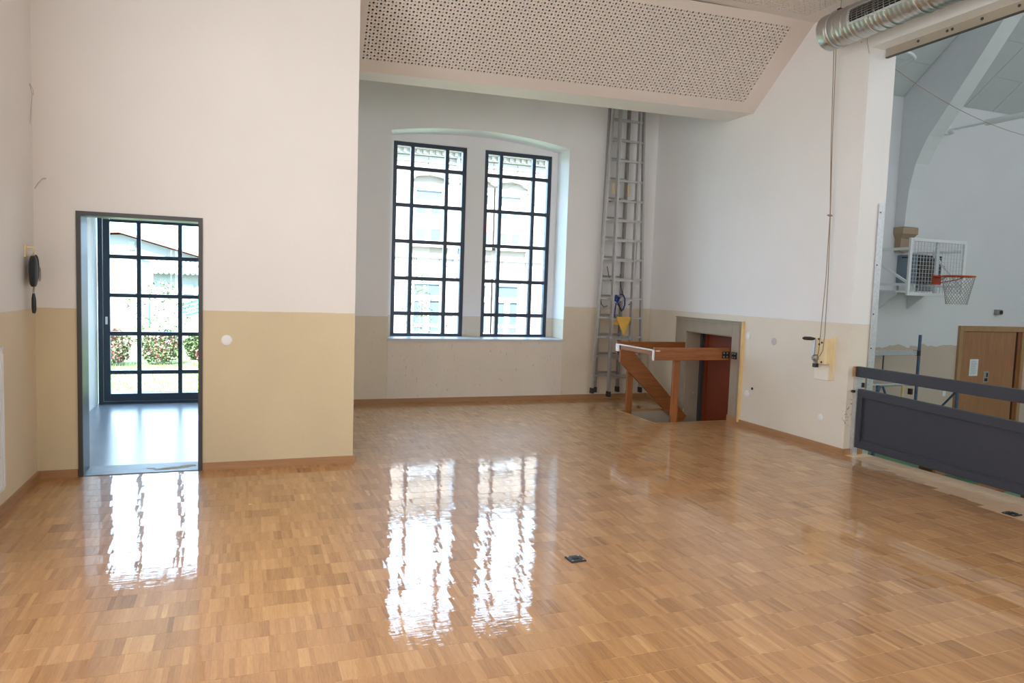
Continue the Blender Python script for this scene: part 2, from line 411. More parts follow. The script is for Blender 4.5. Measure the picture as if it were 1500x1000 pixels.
# roof: slope rises from the far wall towards the viewer
sl = .777
def rz(y): return 5.06 + (9.54-y)*sl
m = MB()
m.prism([(XC-.1, 9.6, rz(9.6)+.02), (XC-.1, 3.6, rz(3.6)+.02), (XC-.1, 3.6, rz(3.6)+.2), (XC-.1, 9.6, rz(9.6)+.2)], (10.6, 0, 0))
m.box(XC-.1, 16.6, -2.8, 3.6, rz(3.6)+.02, rz(3.6)+.2)
hc = struct(m.build('ceiling_hall', m_hallroof))
def rpanel(x0, x1, y0, y1, mat):
    g = .006; t = .018
    p = MB(); p.prism([(x0+g, y0-g, rz(y0-g)+.02), (x0+g, y1+g, rz(y1+g)+.02), (x0+g, y1+g, rz(y1+g)+.02-t), (x0+g, y0-g, rz(y0-g)+.02-t)], (x1-x0-2*g, 0, 0))
    p.build('roof_panel', mat, hc)
xs = [XC, 7.6, 9.1, 10.56, 12.02, 12.72, 13.42, 14.12, 14.82, 15.6, 16.5]
for i in range(len(xs)-1):
    ys = [9.54, 9.03 if i % 2 == 0 else 8.52, 7.3 if i % 2 == 0 else 6.8, 5.6 if i % 2 == 0 else 5.0, 3.62]
    for j in range(len(ys)-1): rpanel(xs[i], xs[i+1], ys[j], ys[j+1], m_hallroof)
# diaphragm arch on its sandstone console
arr = [(9.34, 2.86), (9.325, 3.2), (9.30, 3.5), (9.205, 3.9), (9.11, 4.12), (9.0, 4.32), (8.69, 4.72), (8.25, 5.3), (7.835, 5.867), (6.4, 7.2), (4.6, 8.4), (3.6, 8.9)]
up = [(3.6, rz(3.6)), (9.54, 5.06), (9.54, 2.86)]
struct(MB().prism([(10.585, y, z) for y, z in arr+up], (.31, 0, 0)).build('trim_2', m_rib))['label'] = 'plaster arch rib of the hall'
t = MB()
t.prism([(10.61, y, z) for y, z in [(9.54, 2.44), (9.41, 2.44), (9.41, 2.66), (9.54, 2.66)]], (.26, 0, 0))
t.v += [(10.61,9.41,2.66),(10.87,9.41,2.66),(10.87,9.54,2.66),(10.61,9.54,2.66),(10.57,9.35,2.74),(10.91,9.35,2.74),(10.91,9.54,2.74),(10.57,9.54,2.74)]
t.f += [(8+i, 8+(i+1)%4, 12+(i+1)%4, 12+i) for i in range(4)] + [(11,10,9,8),(12,13,14,15)]
t.box(10.565, 10.915, 9.34, 9.54, 2.74, 2.855)
struct(t.build('trim_3', m_tan))['label'] = 'sandstone console under the arch rib'
struct(MB().box(XE, 16.5, -2.6, 9.54, ZG-.1, ZG).build('floor_gym', m_gym))
struct(MB().box(XE-.06, XE-.0, -2.6, YE, ZG, -.06).build('wall_stage', m_base))

# vestibule behind the doorway
yv = 10.07
struct(MB().box(-1.95, -1.67, Y1+T, yv+.1, -.1, 2.6).build('wall_vestibule', m_white))
m = MB(); m.box(-1.67, XB-.2, yv, yv+.25, 2.32, 2.6); m.box(-.26, XB-.2, yv, yv+.25, -.1, 2.32)
struct(m.build('wall_vestibule_far', m_white))
struct(MB().box(-1.95, XB-.2, Y1+T, yv+.25, 2.5, 2.6).build('ceiling_vestibule', m_white))
struct(MB().box(-1.67, XB-.2, Y1+T+.02, yv+.2, -.1, -.012).build('floor_vestibule', m_vest))
# metal frame of the doorway
m = MB(); e = .032
m.box(dx0, dx0+e, Y1-.014, Y1+.012, 0, dz); m.box(dx1-e, dx1, Y1-.014, Y1+.012, 0, dz); m.box(dx0+e, dx1-e, Y1-.014, Y1+.012, dz-e, dz)
d1 = struct(m.build('door_1', m_jdark))
part('jamb_lining', m_jamb, d1, lambda q: q.box(dx0+.001, dx0+.026, Y1+.012, Y1+T, 0, dz-.026))
part('jamb_lining', m_jamb, d1, lambda q: q.box(dx1-.026, dx1-.001, Y1+.012, Y1+T, 0, dz-.026))
part('head_lining', m_jamb, d1, lambda q: q.box(dx0+.001, dx1-.001, Y1+.012, Y1+T, dz-.026, dz-.001))
th = part('threshold', m_thresh, d1, lambda q: q.box(dx0+.026, dx1-.026, Y1+.0, Y1+T+.02, -.1, .006))
def flake(q):
    for cx, cy, sx, sy in ((-.52, .11, .10, .04), (-.62, .08, .06, .025), (-.42, .16, .06, .03), (-.70, .13, .03, .02)):
        pts = []
        for k in range(14):
            a = 2*PI*k/14; r = 1 + .35*math.sin(3.1*k) * rng.random()
            pts.append((cx + sx*r*math.cos(a), Y1 + cy + sy*r*math.sin(a), .006))
        q.prism(pts, (0, 0, .0015))
part('bare_patch', m_bare, th, flake)
# glazed garden door
gx0, gx1 = -1.655, -.30
m = MB()
m.box(gx0, gx0+.05, yv-.02, yv+.06, -.012, 2.31); m.box(gx1-.05, gx1, yv-.02, yv+.06, -.012, 2.31); m.box(gx0+.05, gx1-.05, yv-.02, yv+.06, 2.272, 2.31)
m.box(gx0+.05, gx1-.05, yv-.02, yv+.06, -.012, .02)
d2 = struct(m.build('door_2', m_frame))
lx0, lx1 = gx0+.055, gx1-.055
def leaf(q):
    y0, y1 = yv-.01, yv+.05
    q.box(lx0, -1.527, y0, y1, .024, 2.268); q.box(-.42, lx1, y0, y1, .024, 2.268)
    q.box(-1.527, -.42, y0, y1, .024, .115); q.box(-1.527, -.42, y0, y1, 2.235, 2.268)
lf = part('leaf', m_frame, d2, leaf, bevel=.004)
vx = [-1.207, -.740]; hz = [.383, .867, 1.34, 1.816]; gb = .047
xs_ = [-1.527] + vx + [-.42]; zs_ = [.115] + hz + [2.235]
for x in vx: part('muntin', m_frame, lf, lambda q: q.box(x-gb/2, x+gb/2, yv-.004, yv+.044, .115, 2.235))
for i in range(3):
    a = xs_[i] + (gb/2 if i else 0); b = xs_[i+1] - (gb/2 if i < 2 else 0)
    for z in hz: part('muntin', m_frame, lf, lambda q: q.box(a, b, yv-.004, yv+.044, z-gb/2, z+gb/2))
    for j in range(5):
        c = zs_[j] + (gb/2 if j else 0); d = zs_[j+1] - (gb/2 if j < 4 else 0)
        part('pane', m_glass, lf, lambda q: q.box(a, b, yv+.018, yv+.024, c, d))
part('lock_plate', m_disc, lf, lambda q: q.box(-1.578, -1.552, yv-.016, yv-.01, .98, 1.075), bevel=.006)
part('keyhole', m_black, lf, lambda q: q.lathe((-1.566, yv-.010, 1.15), (0,-1,0), ((0,.008),(.004,.008)), 12))

# baseboards
BH = .062
def bb(name, f): struct(part(name, m_base, None, f))
bb('baseboard_left', lambda q: q.box(XL, XL+.02, 1.0, Y1, 0, BH))
bb('baseboard_entrance', lambda q: (q.box(XL+.02, dx0-.004, Y1-.02, Y1, 0, BH), q.box(dx1+.004, XB+.02, Y1-.02, Y1, 0, BH), q.box(XB, XB+.02, Y1, Y2, 0, BH)))
bb('baseboard_far', lambda q: (q.box(XB+.02, 3.05, Y2-.02, Y2, 0, BH), q.box(3.053, XR, Y2-.02, Y2, 0, BH)))
bb('baseboard_right', lambda q: (q.box(XR-.02, XR, YE-.005, 7.33, 0, BH), q.box(XR-.02, XR, 8.78, Y2-.02, 0, BH), q.box(XR-.02, XC-.1, YE-.02, YE-.001, 0, BH)))

# ------------------------------------------------------------------ parquet floor: single slats
HX0, HX1, HY0, HY1 = 4.74, XR, 7.56, 8.555       # stair hatch
PZ = -.0009
m = MB()
m.box(XL, XE, -2.6, 1.25, -.1, 0)
m.box(XL, XE, 1.25, Y1, -.1, PZ); m.box(XB, HX0, Y1, Y2, -.1, PZ); m.box(HX0, XR, Y1, HY0, -.1, PZ); m.box(HX0, XR, HY1, Y2, -.1, PZ)
floor = struct(m.build('floor', m_joint))
RW, SW = .1578, .0229
cells = []
nrow = int((Y2-1.25)/RW)+1
for r in range(nrow):
    y0 = 1.26 + r*RW; y1 = min(y0+RW, Y2)
    off = nrg.random()*SW*5; x0 = XL if y0+RW*.5 < Y1 else XB; base_i = int(math.floor((XL-off)/SW))
    btone = {}
    i = base_i
    while True:
        a = off + i*SW; b = a + SW
        i += 1
        if b <= x0: continue
        if a >= XE: break
        if y1 > YE+.01 and a >= XR: break
        a = max(a, x0); b = min(b, XE if y1 < YE+.01 else XR)
        blk = (i-1)//5
        if blk not in btone: btone[blk] = nrg.normal(.55, .10)
        tn = btone[blk] + nrg.normal(0, .10)
        q = nrg.random()
        if q < .020: tn += .22
        elif q < .045: tn -= .16
        ylo, yhi = y0, y1
        cx, cy = (a+b)/2, (y0+y1)/2
        if HX0 < cx and ylo < HY1 and yhi > HY0:
            if ylo < HY0-.02: yhi = HY0
            elif yhi > HY1+.02: ylo = HY1
            else: continue
        lac = 1.0 if cx < 5.46 + .2*(cy-3.78) + .03*math.sin(r*1.9) else 0.0
        cells.append((a, b, ylo, yhi, min(1, max(0, tn)), lac))
cells = np.array(cells)
cz = np.stack([(cells[:,0]+cells[:,1])/2, (cells[:,2]+cells[:,3])/2], 1)
dv = np.stack([cz[:,0], cz[:,1], np.full(len(cz), -1.6)], 1)
wF = dv@np.array(F); px = 750+1057.7*(dv@np.array(R))/wF; py = 500-1057.7*(dv@np.array(U))/wF
full = (abs(cells[:,1]-cells[:,0]-SW) < 1e-6) & (abs(cells[:,3]-cells[:,2]-RW) < 1e-6)
vis = (px > 8) & (px < 1492) & (py < 990) & full & (cells[:,5] > .5)
order = np.argsort(np.where(vis, wF, 1e9)); near = order[:298]
def slat_geo(hx, hy, g=.00002, gy=.0010, c=.0002, th=.011):
    a, b = hx-g, hy-gy
    v = [(-a,-b,-th),(a,-b,-th),(a,b,-th),(-a,b,-th),(-a,-b,-c*.5),(a,-b,-c*.5),(a,b,-c*.5),(-a,b,-c*.5),(-a+c*.2,-b+c,0),(a-c*.2,-b+c,0),(a-c*.2,b-c,0),(-a+c*.2,b-c,0)]
    f = [(8,9,10,11)]
    for o in (0, 4):
        for k in range(4): f.append((o+k, o+(k+1)%4, o+4+(k+1)%4, o+4+k))
    return np.array(v), np.array(f)
gv, gf = slat_geo(SW/2, RW/2)
TILT = .0062
shared = []
for k in range(40):
    me = bpy.data.meshes.new('parquet_slat'); me.from_pydata(gv.tolist(), [], gf.tolist()); me.materials.append(m_parquet)
    tn = .28 + .60*k/39
    at = me.attributes.new('tone', 'FLOAT', 'POINT'); at.data.foreach_set('value', [tn]*12)
    at = me.attributes.new('lacquer', 'FLOAT', 'POINT'); at.data.foreach_set('value', [1.0]*12)
    shared.append(me)
ns = set(near.tolist())
for k in near:
    a, b, c, d, tn, lac = cells[k]
    o = bpy.data.objects.new('parquet_slat', shared[min(39, max(0, int((tn-.28)/.6*39)))])
    o.location = ((a+b)/2, (c+d)/2, nrg.normal(0, .00010)); o.rotation_euler = (nrg.normal(0, TILT*.4), nrg.normal(0, TILT), 0)
    o.parent = floor; COL.objects.link(o)
idx = np.array([k for k in range(len(cells)) if k not in ns]); C_ = cells[idx]; n = len(idx)
hx = (C_[:,1]-C_[:,0])/2; hy = (C_[:,3]-C_[:,2])/2
V = np.repeat(gv[None], n, 0)
V[:,:,0] += np.sign(gv[None,:,0])*(hx-SW/2)[:,None]; V[:,:,1] += np.sign(gv[None,:,1])*(hy-RW/2)[:,None]
V[:,:,2] += V[:,:,0]*nrg.normal(0, TILT, n)[:,None] + V[:,:,1]*nrg.normal(0, TILT*.4, n)[:,None] + nrg.normal(0, .00010, n)[:,None]
V[:,:,0] += ((C_[:,0]+C_[:,1])/2)[:,None]; V[:,:,1] += ((C_[:,2]+C_[:,3])/2)[:,None]
Fq = (gf[None] + (np.arange(n)*12)[:,None,None]).reshape(-1, 4)
me = bpy.data.meshes.new('parquet'); me.from_pydata(V.reshape(-1,3).tolist(), [], Fq.tolist()); me.materials.append(m_parquet)
at = me.attributes.new('tone', 'FLOAT', 'POINT'); at.data.foreach_set('value', np.repeat(C_[:,4], 12).astype(np.float32))
at = me.attributes.new('lacquer', 'FLOAT', 'POINT'); at.data.foreach_set('value', np.repeat(C_[:,5], 12).astype(np.float32))
po = bpy.data.objects.new('parquet', me); COL.objects.link(po); po.parent = floor; po['kind'] = 'stuff'

# ------------------------------------------------------------------ stair hatch, cellar door, railing
m = MB()
m.box(HX0, HX0+.02, HY0, HY1, -1.1, -.03); m.box(HX0+.02, XR, HY0, HY0+.02, -1.1, -.03); m.box(HX0+.02, XR, HY1-.02, HY1, -1.1, -.03)
hatch = struct(m.build('wall_hatch', m_step))
struct(part('trim_4', m_base, None, lambda q: (q.box(HX0, HX0+.022, HY0, HY1, -.03, .002), q.box(HX0+.022, XR, HY0, HY0+.022, -.03, .002), q.box(HX0+.022, XR, HY1-.022, HY1, -.03, .002))))['label'] = 'timber edge of the stair hatch'
st = thing('hatch_stair', 'short grey stair going down through the floor hatch to the low doorway', 'stair', (5.25, 8.05, -1.05))
for k in range(5):
    x0 = HX0 + .022 + k*.205; z1 = -.17 - k*.17
    part('step', m_step, st, lambda q: q.box(x0+.001, x0+.205, HY0+.022, HY1-.022, ZG, z1), bevel=.006)
struct(MB().box(HX0, XC+.2, HY0, HY1, ZG-.1, ZG).build('floor_hatch', m_step))
# door surround
sy0, sy1, sz = 7.33, 8.778, 1.273
m = MB(); x = XR-.022
m.box(x, XR, sy0, ny0, .0, sz); m.box(x, XR, ny1, sy1, .0, sz); m.box(x, XR, ny0, ny1, nz, sz)
m.box(x-.012, x, sy0+.05, sy1-.05, sz-.045, sz-.03); m.box(x-.012, x, sy0, sy1, sz-.012, sz)
m.box(x-.008, x, sy0+.03, sy0+.038, .07, sz-.05); m.box(x-.008, x, sy1-.038, sy1-.03, .07, sz-.05)
d3 = struct(m.build('door_3', m_surround, bevel=.003))
part('plinth', m_base, d3, lambda q: q.box(x-.012, x, sy0-.0, ny0+.005, 0, .085))
part('plaster_strip', m_yel, d3, lambda q: q.box(XR-.03, XR, sy0-.028, sy0, .03, sz+.005))
part('reveal', m_surround, d3, lambda q: (q.box(XR, XR+.28, ny1-.012, ny1, ZG, nz), q.box(XR, XR+.28, ny0, ny0+.012, ZG, nz), q.box(XR, XR+.28, ny0, ny1, nz-.012, nz)))
lf3 = part('leaf', m_red, d3, lambda q: q.box(XR+.255, XR+.295, ny0+.02, ny1-.06, ZG+.01, nz-.02), bevel=.004)
part('leaf_edge', m_red, lf3, lambda q: q.box(XR+.24, XR+.255, ny1-.14, ny1-.10, ZG+.01, nz-.03))
part('door_stop', m_jdark, d3, lambda q: q.box(XR+.21, XR+.30, ny1-.06, ny1-.012, ZG, nz-.012))
part('latch', m_alu, d3, lambda q: q.lathe((XR+.1, ny1-.012, .22), (0,-1,0), ((0,.012),(.03,.012),(.03,.018),(.045,.016)), 12))
# railing
rl = thing('stair_railing', 'brown timber railing with a slanting board around the floor hatch', 'railing', (5.2, 8.05, 0))
part('near_rail', m_rail_x, rl, lambda q: q.box(4.675, XR-.025, 7.55, 7.585, .775, .930), bevel=.004)
part('far_rail', m_rail_x, rl, lambda q: q.box(4.70, XR+.1, 8.525, 8.56, .77, .925), bevel=.004)
part('end_rail', m_rail_y, rl, lambda q: q.box(4.70, 4.735, 7.60, 8.525, .83, .885), bevel=.004)
part('edge_tape', m_tape, rl, lambda q: (q.box(4.692, 4.745, 7.53, 8.545, .885, .898), q.box(4.688, 4.70, 8.45, 8.545, .80, .885), q.box(4.668, 4.676, 7.545, 7.59, .775, .9)), bevel=.003)
part('near_post', m_rail_z, rl, lambda q: q.box(4.985, 5.075, 7.59, 7.63, -.34, .88), bevel=.004)
part('far_post', m_rail_z, rl, lambda q: q.box(4.85, 4.935, 8.47, 8.51, -.17, .80), bevel=.004)
def slant(q):
    d = Vector((5.68-4.72, 0, -.12-.79)); d.normalize(); p = Vector((0,0,1)); nn = Vector((-d.z, 0, d.x)); 
    if nn.z < 0: nn = -nn
    h = .085
    a, b = Vector((4.70, 8.42, .79)), Vector((5.72, 8.42, -.16))
    q.prism([(4.70, 8.42, .885), (4.70, 8.42, .66), tuple(b - nn*h), tuple(b + nn*h), tuple(Vector((4.80,8.42,.79)) + nn*h*.9)], (0, .04, 0))
part('slanting_board', m_rail_x, rl, slant, bevel=.003)
hg = part('hinge', m_black, rl, lambda q: (q.box(XR-.028, XR-.022, 7.40, 7.50, .80, .885), q.box(XR-.13, XR-.026, 7.543, 7.55, .80, .885)))
for i in (0,1):
    for j in (0,1):
        part('bolt', m_alu, hg, lambda q: q.lathe((XR-.11+i*.05, 7.543, .82+j*.045), (0,-1,0), ((0,.010),(.006,.010)), 8))
        part('bolt', m_alu, hg, lambda q: q.lathe((XR-.028, 7.43+i*.04, .82+j*.045), (-1,0,0), ((0,.010),(.006,.010)), 8))

# ------------------------------------------------------------------ ladder in the corner
ld = thing('extension_ladder', 'tall aluminium three-part ladder hanging upright on the wall in the corner', 'ladder', (5.25, 9.35, .06))
def section(x0b, x1b, x0t, x1t, y, z0, z1, w, d, mat, zr, skip=(), foot=True):
    for xb, xt in ((x0b, x0t), (x1b, x1t)):
        r = part('rail', mat, ld, lambda q: q.bar((xb, y, z0+.03), (xt, y, z1), w, d, (0,1,0)))
        if foot: part('rubber_foot', m_rubber, r, lambda q: q.bar((xb, y, z0-.01), (xb+(xt-xb)*.02, y, z0+.07), w+.012, d+.012, (0,1,0)))
    z = zr
    while z < z1-.05:
        t = (z-z0)/(z1-z0); a = x0b+(x0t-x0b)*t; b = x1b+(x1t-x1b)*t
        part('rung', mat, ld, lambda q: q.bar((a+w*.4, y, z), (b-w*.4, y, z), .028, .028))
        z += .2815
section(4.985, 5.305, 4.985, 5.305, 9.24, .075, 4.75, .030, .065, m_alu, .345)
section(4.86, 5.235, 4.93, 5.235, 9.44, .115, 4.72, .030, .06, m_alud, .40)
section(4.765, 5.565, 4.935, 5.40, 9.34, .115, 4.60, .028, .06, m_alu, .365)
for x_ in (5.03, 5.26): part('wall_hook', m_alud, ld, lambda q: q.bar((x_, 9.538, 2.9), (x_, 9.20, 2.9), .03, .012))
for x_ in (4.955, 5.20): part('brass_tag', m_yel, ld, lambda q: q.box(x_-.012, x_+.012, 9.30, 9.306, 2.98, 3.12))
part('pull_rope', m_rubber, ld, lambda q: (q.tube([(4.87+.05*math.sin(t*PI)*-1+.02*t, 9.39, 1.95-.55*t+.0*t) for t in [i/10 for i in range(11)]] + [(4.93,9.39,1.36),(4.99,9.39,1.38)], .006, 6),
    q.tube([(5.42, 9.38, 2.35), (5.42, 9.38, 1.95), (5.41, 9.38, 1.62), (5.36, 9.38, 1.42), (5.33, 9.38, 1.40)], .007, 6),
    q.tube([(4.96, 9.4, 1.95), (5.0, 9.4, 1.8), (5.04, 9.4, 1.74)], .006, 6), q.tube([(5.18, 9.4, 1.85), (5.2, 9.4, 1.66), (5.24, 9.4, 1.56)], .006, 6)))
# cloth over a rung
def cloth(q):
    n, mm = 10, 12; zr = 1.21
    for side in (0, 1):
        b = len(q.v)
        for j in range(mm+1):
            for i in range(n+1):
                u = i/n; t = j/mm
                L = (.30*max(.05, 1-abs(u-.62)*1.55)) if side == 0 else .12
                xw = 5.005+.285*u if side == 0 else 5.01+.27*u
                x = xw + (5.19-xw)*t*t*.35 if side == 0 else xw
                z = zr+.016 - t*L
                y = 9.24 + (-.017 if side == 0 else .017)*(1 if j else .6) + (.010*math.sin(u*9+t*3))*t*(1 if side == 0 else .5)*-1
                q.v.append((x, y - (.004*side*0), z))
        for j in range(mm):
            for i in range(n): q.f.append((b+j*(n+1)+i, b+j*(n+1)+i+1, b+(j+1)*(n+1)+i+1, b+(j+1)*(n+1)+i))
    k = (mm+1)*(n+1)
    for i in range(n): q.f.append((i, i+1, k+i+1, k+i))
m = MB(); cloth(m); cl = m.build('cleaning_cloth', m_cloth, origin=(5.14, 9.24, .92), smooth=True)
sd = cl.modifiers.new('thick', 'SOLIDIFY'); sd.thickness = .003; sd.offset = 1
tag(cl, 'yellow cleaning cloth draped over a low rung of the ladder', 'cloth')
bs = thing('blue_strap', 'blue strap knotted around a ladder rung above the yellow cloth', 'strap', (5.08, 9.2, 1.26))
part('knot', m_blue, bs, lambda q: (q.tube([(5.0,9.225,1.46),(5.03,9.205,1.53),(5.07,9.205,1.50),(5.05,9.21,1.44),(5.01,9.215,1.47),(5.04,9.2,1.52)], [.012,.022,.024,.022,.02,.012], 8)), smooth=True)
part('loop', m_blue, bs, lambda q: q.tube([(5.09,9.2,1.55),(5.13,9.2,1.55),(5.165,9.2,1.49),(5.165,9.2,1.40),(5.14,9.2,1.33),(5.12,9.2,1.31),(5.09,9.2,1.37),(5.05,9.2,1.44)], .011, 8), smooth=True)
part('tail', m_blue, bs, lambda q: q.tube([(5.03,9.205,1.43),(5.015,9.2,1.36),(5.01,9.2,1.28),(5.01,9.2,1.23),(5.04,9.2,1.225)], .010, 8), smooth=True)
part('clip', m_black, bs, lambda q: q.tube([(5.05,9.2,1.42),(5.09,9.195,1.36),(5.115,9.195,1.32)], .013, 8), smooth=True)

# ------------------------------------------------------------------ things on the right wall
def disc(name, y, z, r, mat, label, cat='cover plate', group=None):
    m = MB(); m.lathe((XR, y, z), (-1, 0, 0), ((0, r), (.006, r), (.009, r*.85)), 24)
    o = m.build(name, mat, origin=(XR, y, z), smooth=True); tag(o, label, cat, group)
disc('cover_plate', 5.985, .328, .040, m_disc, 'round white cover plate low on the wall below the winch box')
disc('cover_plate', 7.235, 1.105, .042, m_disc, 'round white cover plate beside the top of the grey doorway surround')
disc('cover_plate', 6.772, 1.076, .042, m_greydisc, 'greyish round filled spot on the wall between doorway and winch box', 'cover plate')
disc('cover_plate', 7.199, .404, .040, m_disc, 'round white cover plate low on the wall beside a dark hole')
disc('wall_hole', 7.104, .476, .016, m_black, 'small dark plug hole in the cream wall near a white plate', 'plug hole')
m = MB(); m.lathe((-.12, Y1, 1.085), (0, -1, 0), ((0, .043), (.006, .043), (.009, .036)), 24)
tag(m.build('cover_plate', m_disc, origin=(-.12, Y1, 1.085), smooth=True), 'round white cover plate on the wall beside the garden doorway', 'cover plate')
# winch
wb = thing('winch_box', 'cream rope winch box with a black crank handle on the wall by the barrier', 'winch', (XR, 6.0, .72))
part('back_board', m_cream, wb, lambda q: q.box(XR-.012, XR, 5.84, 5.90, .74, 1.20), bevel=.003)
part('back_plate', m_pale, wb, lambda q: q.box(XR-.012, XR, 5.90, 6.11, .73, .92), bevel=.003)
hb = part('housing', m_cream, wb, lambda q: q.box(XR-.075, XR, 5.895, 6.085, .90, 1.175), bevel=.014)
for y, z in ((6.07,.945),(5.945,.925),(5.955,1.13),(5.99,1.11),(6.00,1.165)): part('screw', m_black, hb, lambda q: q.lathe((XR-.075, y, z), (-1,0,0), ((0,.011),(.006,.011)), 10))
part('crank_arm', m_galv, wb, lambda q: q.bar((XR-.10, 6.035, 1.16), (XR-.10, 6.045, .98), .012, .030, (0,1,0)))
part('crank_hub', m_alud, wb, lambda q: (q.lathe((XR-.075, 6.02, .965), (-1,0,0), ((0,.035),(.03,.035),(.05,.02)), 16), q.bar((XR-.09, 6.02, .97), (XR-.09, 6.01, .90), .03, .03, (0,1,0))))
part('crank_socket', m_black, wb, lambda q: q.box(XR-.11, XR-.07, 5.99, 6.035, .865, .905))
part('crank_handle', m_black, wb, lambda q: q.tube([(XR-.10, 6.035, 1.165), (XR-.13, 6.035, 1.165), (XR-.17, 6.035, 1.168), (XR-.24, 6.035, 1.17), (XR-.26, 6.035, 1.17)], [.010,.018,.020,.018,.009], 12), smooth=True)
pc = thing('pull_cord', 'thin double pull cord hanging from the duct down to the winch box', 'cord', (5.72, 5.95, .97))
part('cord_strand', m_cord, pc, lambda q: q.tube([(5.70,6.04,4.15),(5.705,6.0,3.2),(5.71,5.955,2.46),(5.715,5.96,1.8),(5.715,5.985,1.2),(5.712,5.99,1.05),(5.712,6.005,.98)], .004, 6))
part('cord_strand', m_cord, pc, lambda q: q.tube([(5.70,6.01,4.15),(5.705,5.985,3.2),(5.71,5.95,2.46),(5.715,5.93,1.8),(5.715,5.925,1.2),(5.712,5.935,1.05),(5.712,5.975,.985)], .004, 6))
part('cord_knot', m_cord, pc, lambda q: q.tube([(5.708,5.99,2.46),(5.708,5.955,2.455),(5.708,5.92,2.45)], [.006,.014,.006], 8))

# ------------------------------------------------------------------ duct
DX, DZ, DR = 5.45, 4.22, .165; dy0, dy1 = 5.85, -1.5
vd = thing('ventilation_duct', 'round galvanised spiral ventilation duct hung below the ceiling', 'duct', (DX, 3.0, DZ))
m = MB(); pts = []; rad = []
y = dy0; 
pts.append((DX, dy0, DZ)); rad.append(DR*.985)
step = .0125; k = 0
while y > dy1:
    ph = (k*step) % .10
    r = DR + .0013*math.cos(2*PI*k/4) + (.0045 if ph < step*.99 else 0)
    pts.append((DX, y, DZ)); rad.append(r); y -= step if y > 3.2 else .05; k += 1
m.tube(pts, rad, 48, caps=True)
m.build('duct_tube', m_duct, vd, smooth=True)
part('end_collar', m_duct, vd, lambda q: q.tube([(DX,dy0+.004,DZ),(DX,dy0-.02,DZ),(DX,dy0-.09,DZ),(DX,dy0-.095,DZ)],[DR+.004,DR+.006,DR+.006,DR+.001], 48), smooth=True)
def gr_pt(y, a, off): return (DX - (DR+off)*math.cos(a), y, DZ + (DR+off)*math.sin(a))
ga0, ga1 = math.radians(-19), math.radians(22); gy0, gy1 = 5.46, 2.2
def gframe(q):
    n = 6
    for ya, yb, a0, a1 in ((gy0, gy0-.03, ga0, ga1), (gy1+.03, gy1, ga0, ga1), (gy0, gy1, ga0-.09, ga0+.02), (gy0, gy1, ga1-.02, ga1+.05)):
        for i in range(n):
            b0 = a0+(a1-a0)*i/n; b1 = a0+(a1-a0)*(i+1)/n
            P_ = [gr_pt(ya,b0,.012), gr_pt(yb,b0,.012), gr_pt(yb,b1,.012), gr_pt(ya,b1,.012), gr_pt(ya,b0,-.004), gr_pt(yb,b0,-.004), gr_pt(yb,b1,-.004), gr_pt(ya,b1,-.004)]
            b = len(q.v); q.v += P_
            q.f += [tuple(b+i for i in f) for f in ((0,1,2,3),(4,7,6,5),(0,4,5,1),(1,5,6,2),(2,6,7,3),(3,7,4,0))]
gr = part('grille', m_galv, vd, gframe)
def gback(q):
    n = 8
    for i in range(n):
        b0 = ga0+(ga1-ga0)*i/n; b1 = ga0+(ga1-ga0)*(i+1)/n
        q.quad(gr_pt(gy0,b0,.005), gr_pt(gy1,b0,.005), gr_pt(gy1,b1,.005), gr_pt(gy0,b1,.005))
part('grille_throat', m_dark, gr, gback)
for i in range(1, 6):
    a_ = ga0+(ga1-ga0)*i/6
    part('grille_slat', m_alud, gr, lambda q: q.bar(gr_pt(gy0-.02, a_, .010), gr_pt(gy1+.02, a_, .010), .004, .012, (-math.cos(a_),0,math.sin(a_))))
gcb = part('grille_crossbars', m_alud, gr, lambda q: [q.bar(gr_pt(yy, ga0, .0115), gr_pt(yy, (ga0+ga1)/2, .0135), .004, .004, (0,1,0)) for yy in np.arange(gy0-.06, gy1, -.06)] + [q.bar(gr_pt(yy, (ga0+ga1)/2, .0135), gr_pt(yy, ga1, .0115), .004, .004, (0,1,0)) for yy in np.arange(gy0-.06, gy1, -.06)])
gcb['kind'] = 'stuff'
for yy in (5.72, 3.4):
    part('hanger_strap', m_galv, vd, lambda q: q.tube([(DX+(DR+.008)*math.cos(t), yy, DZ+(DR+.008)*math.sin(t)) for t in [2*PI*i/32 for i in range(32)]], .006, 6, closed=True))
    hw = part('hanger_wire', m_alud, vd, lambda q: q.tube([(DX, yy, DZ+DR), (DX, yy, ZC)], .004, 6))
    part('hanger_clamp', m_black, hw, lambda q: q.box(DX-.03, DX+.03, yy-.02, yy+.02, DZ+DR-.004, DZ+DR+.03), bevel=.005)
# dark lighting track on the ceiling behind the duct
lt = MB().box(5.18, 5.26, 3.2, 5.25, ZC-.06, ZC+.0)
tag(lt.build('ceiling_track', m_black, origin=(5.22, 4.0, ZC-.06)), 'slim black track on the ceiling above the duct', 'track')

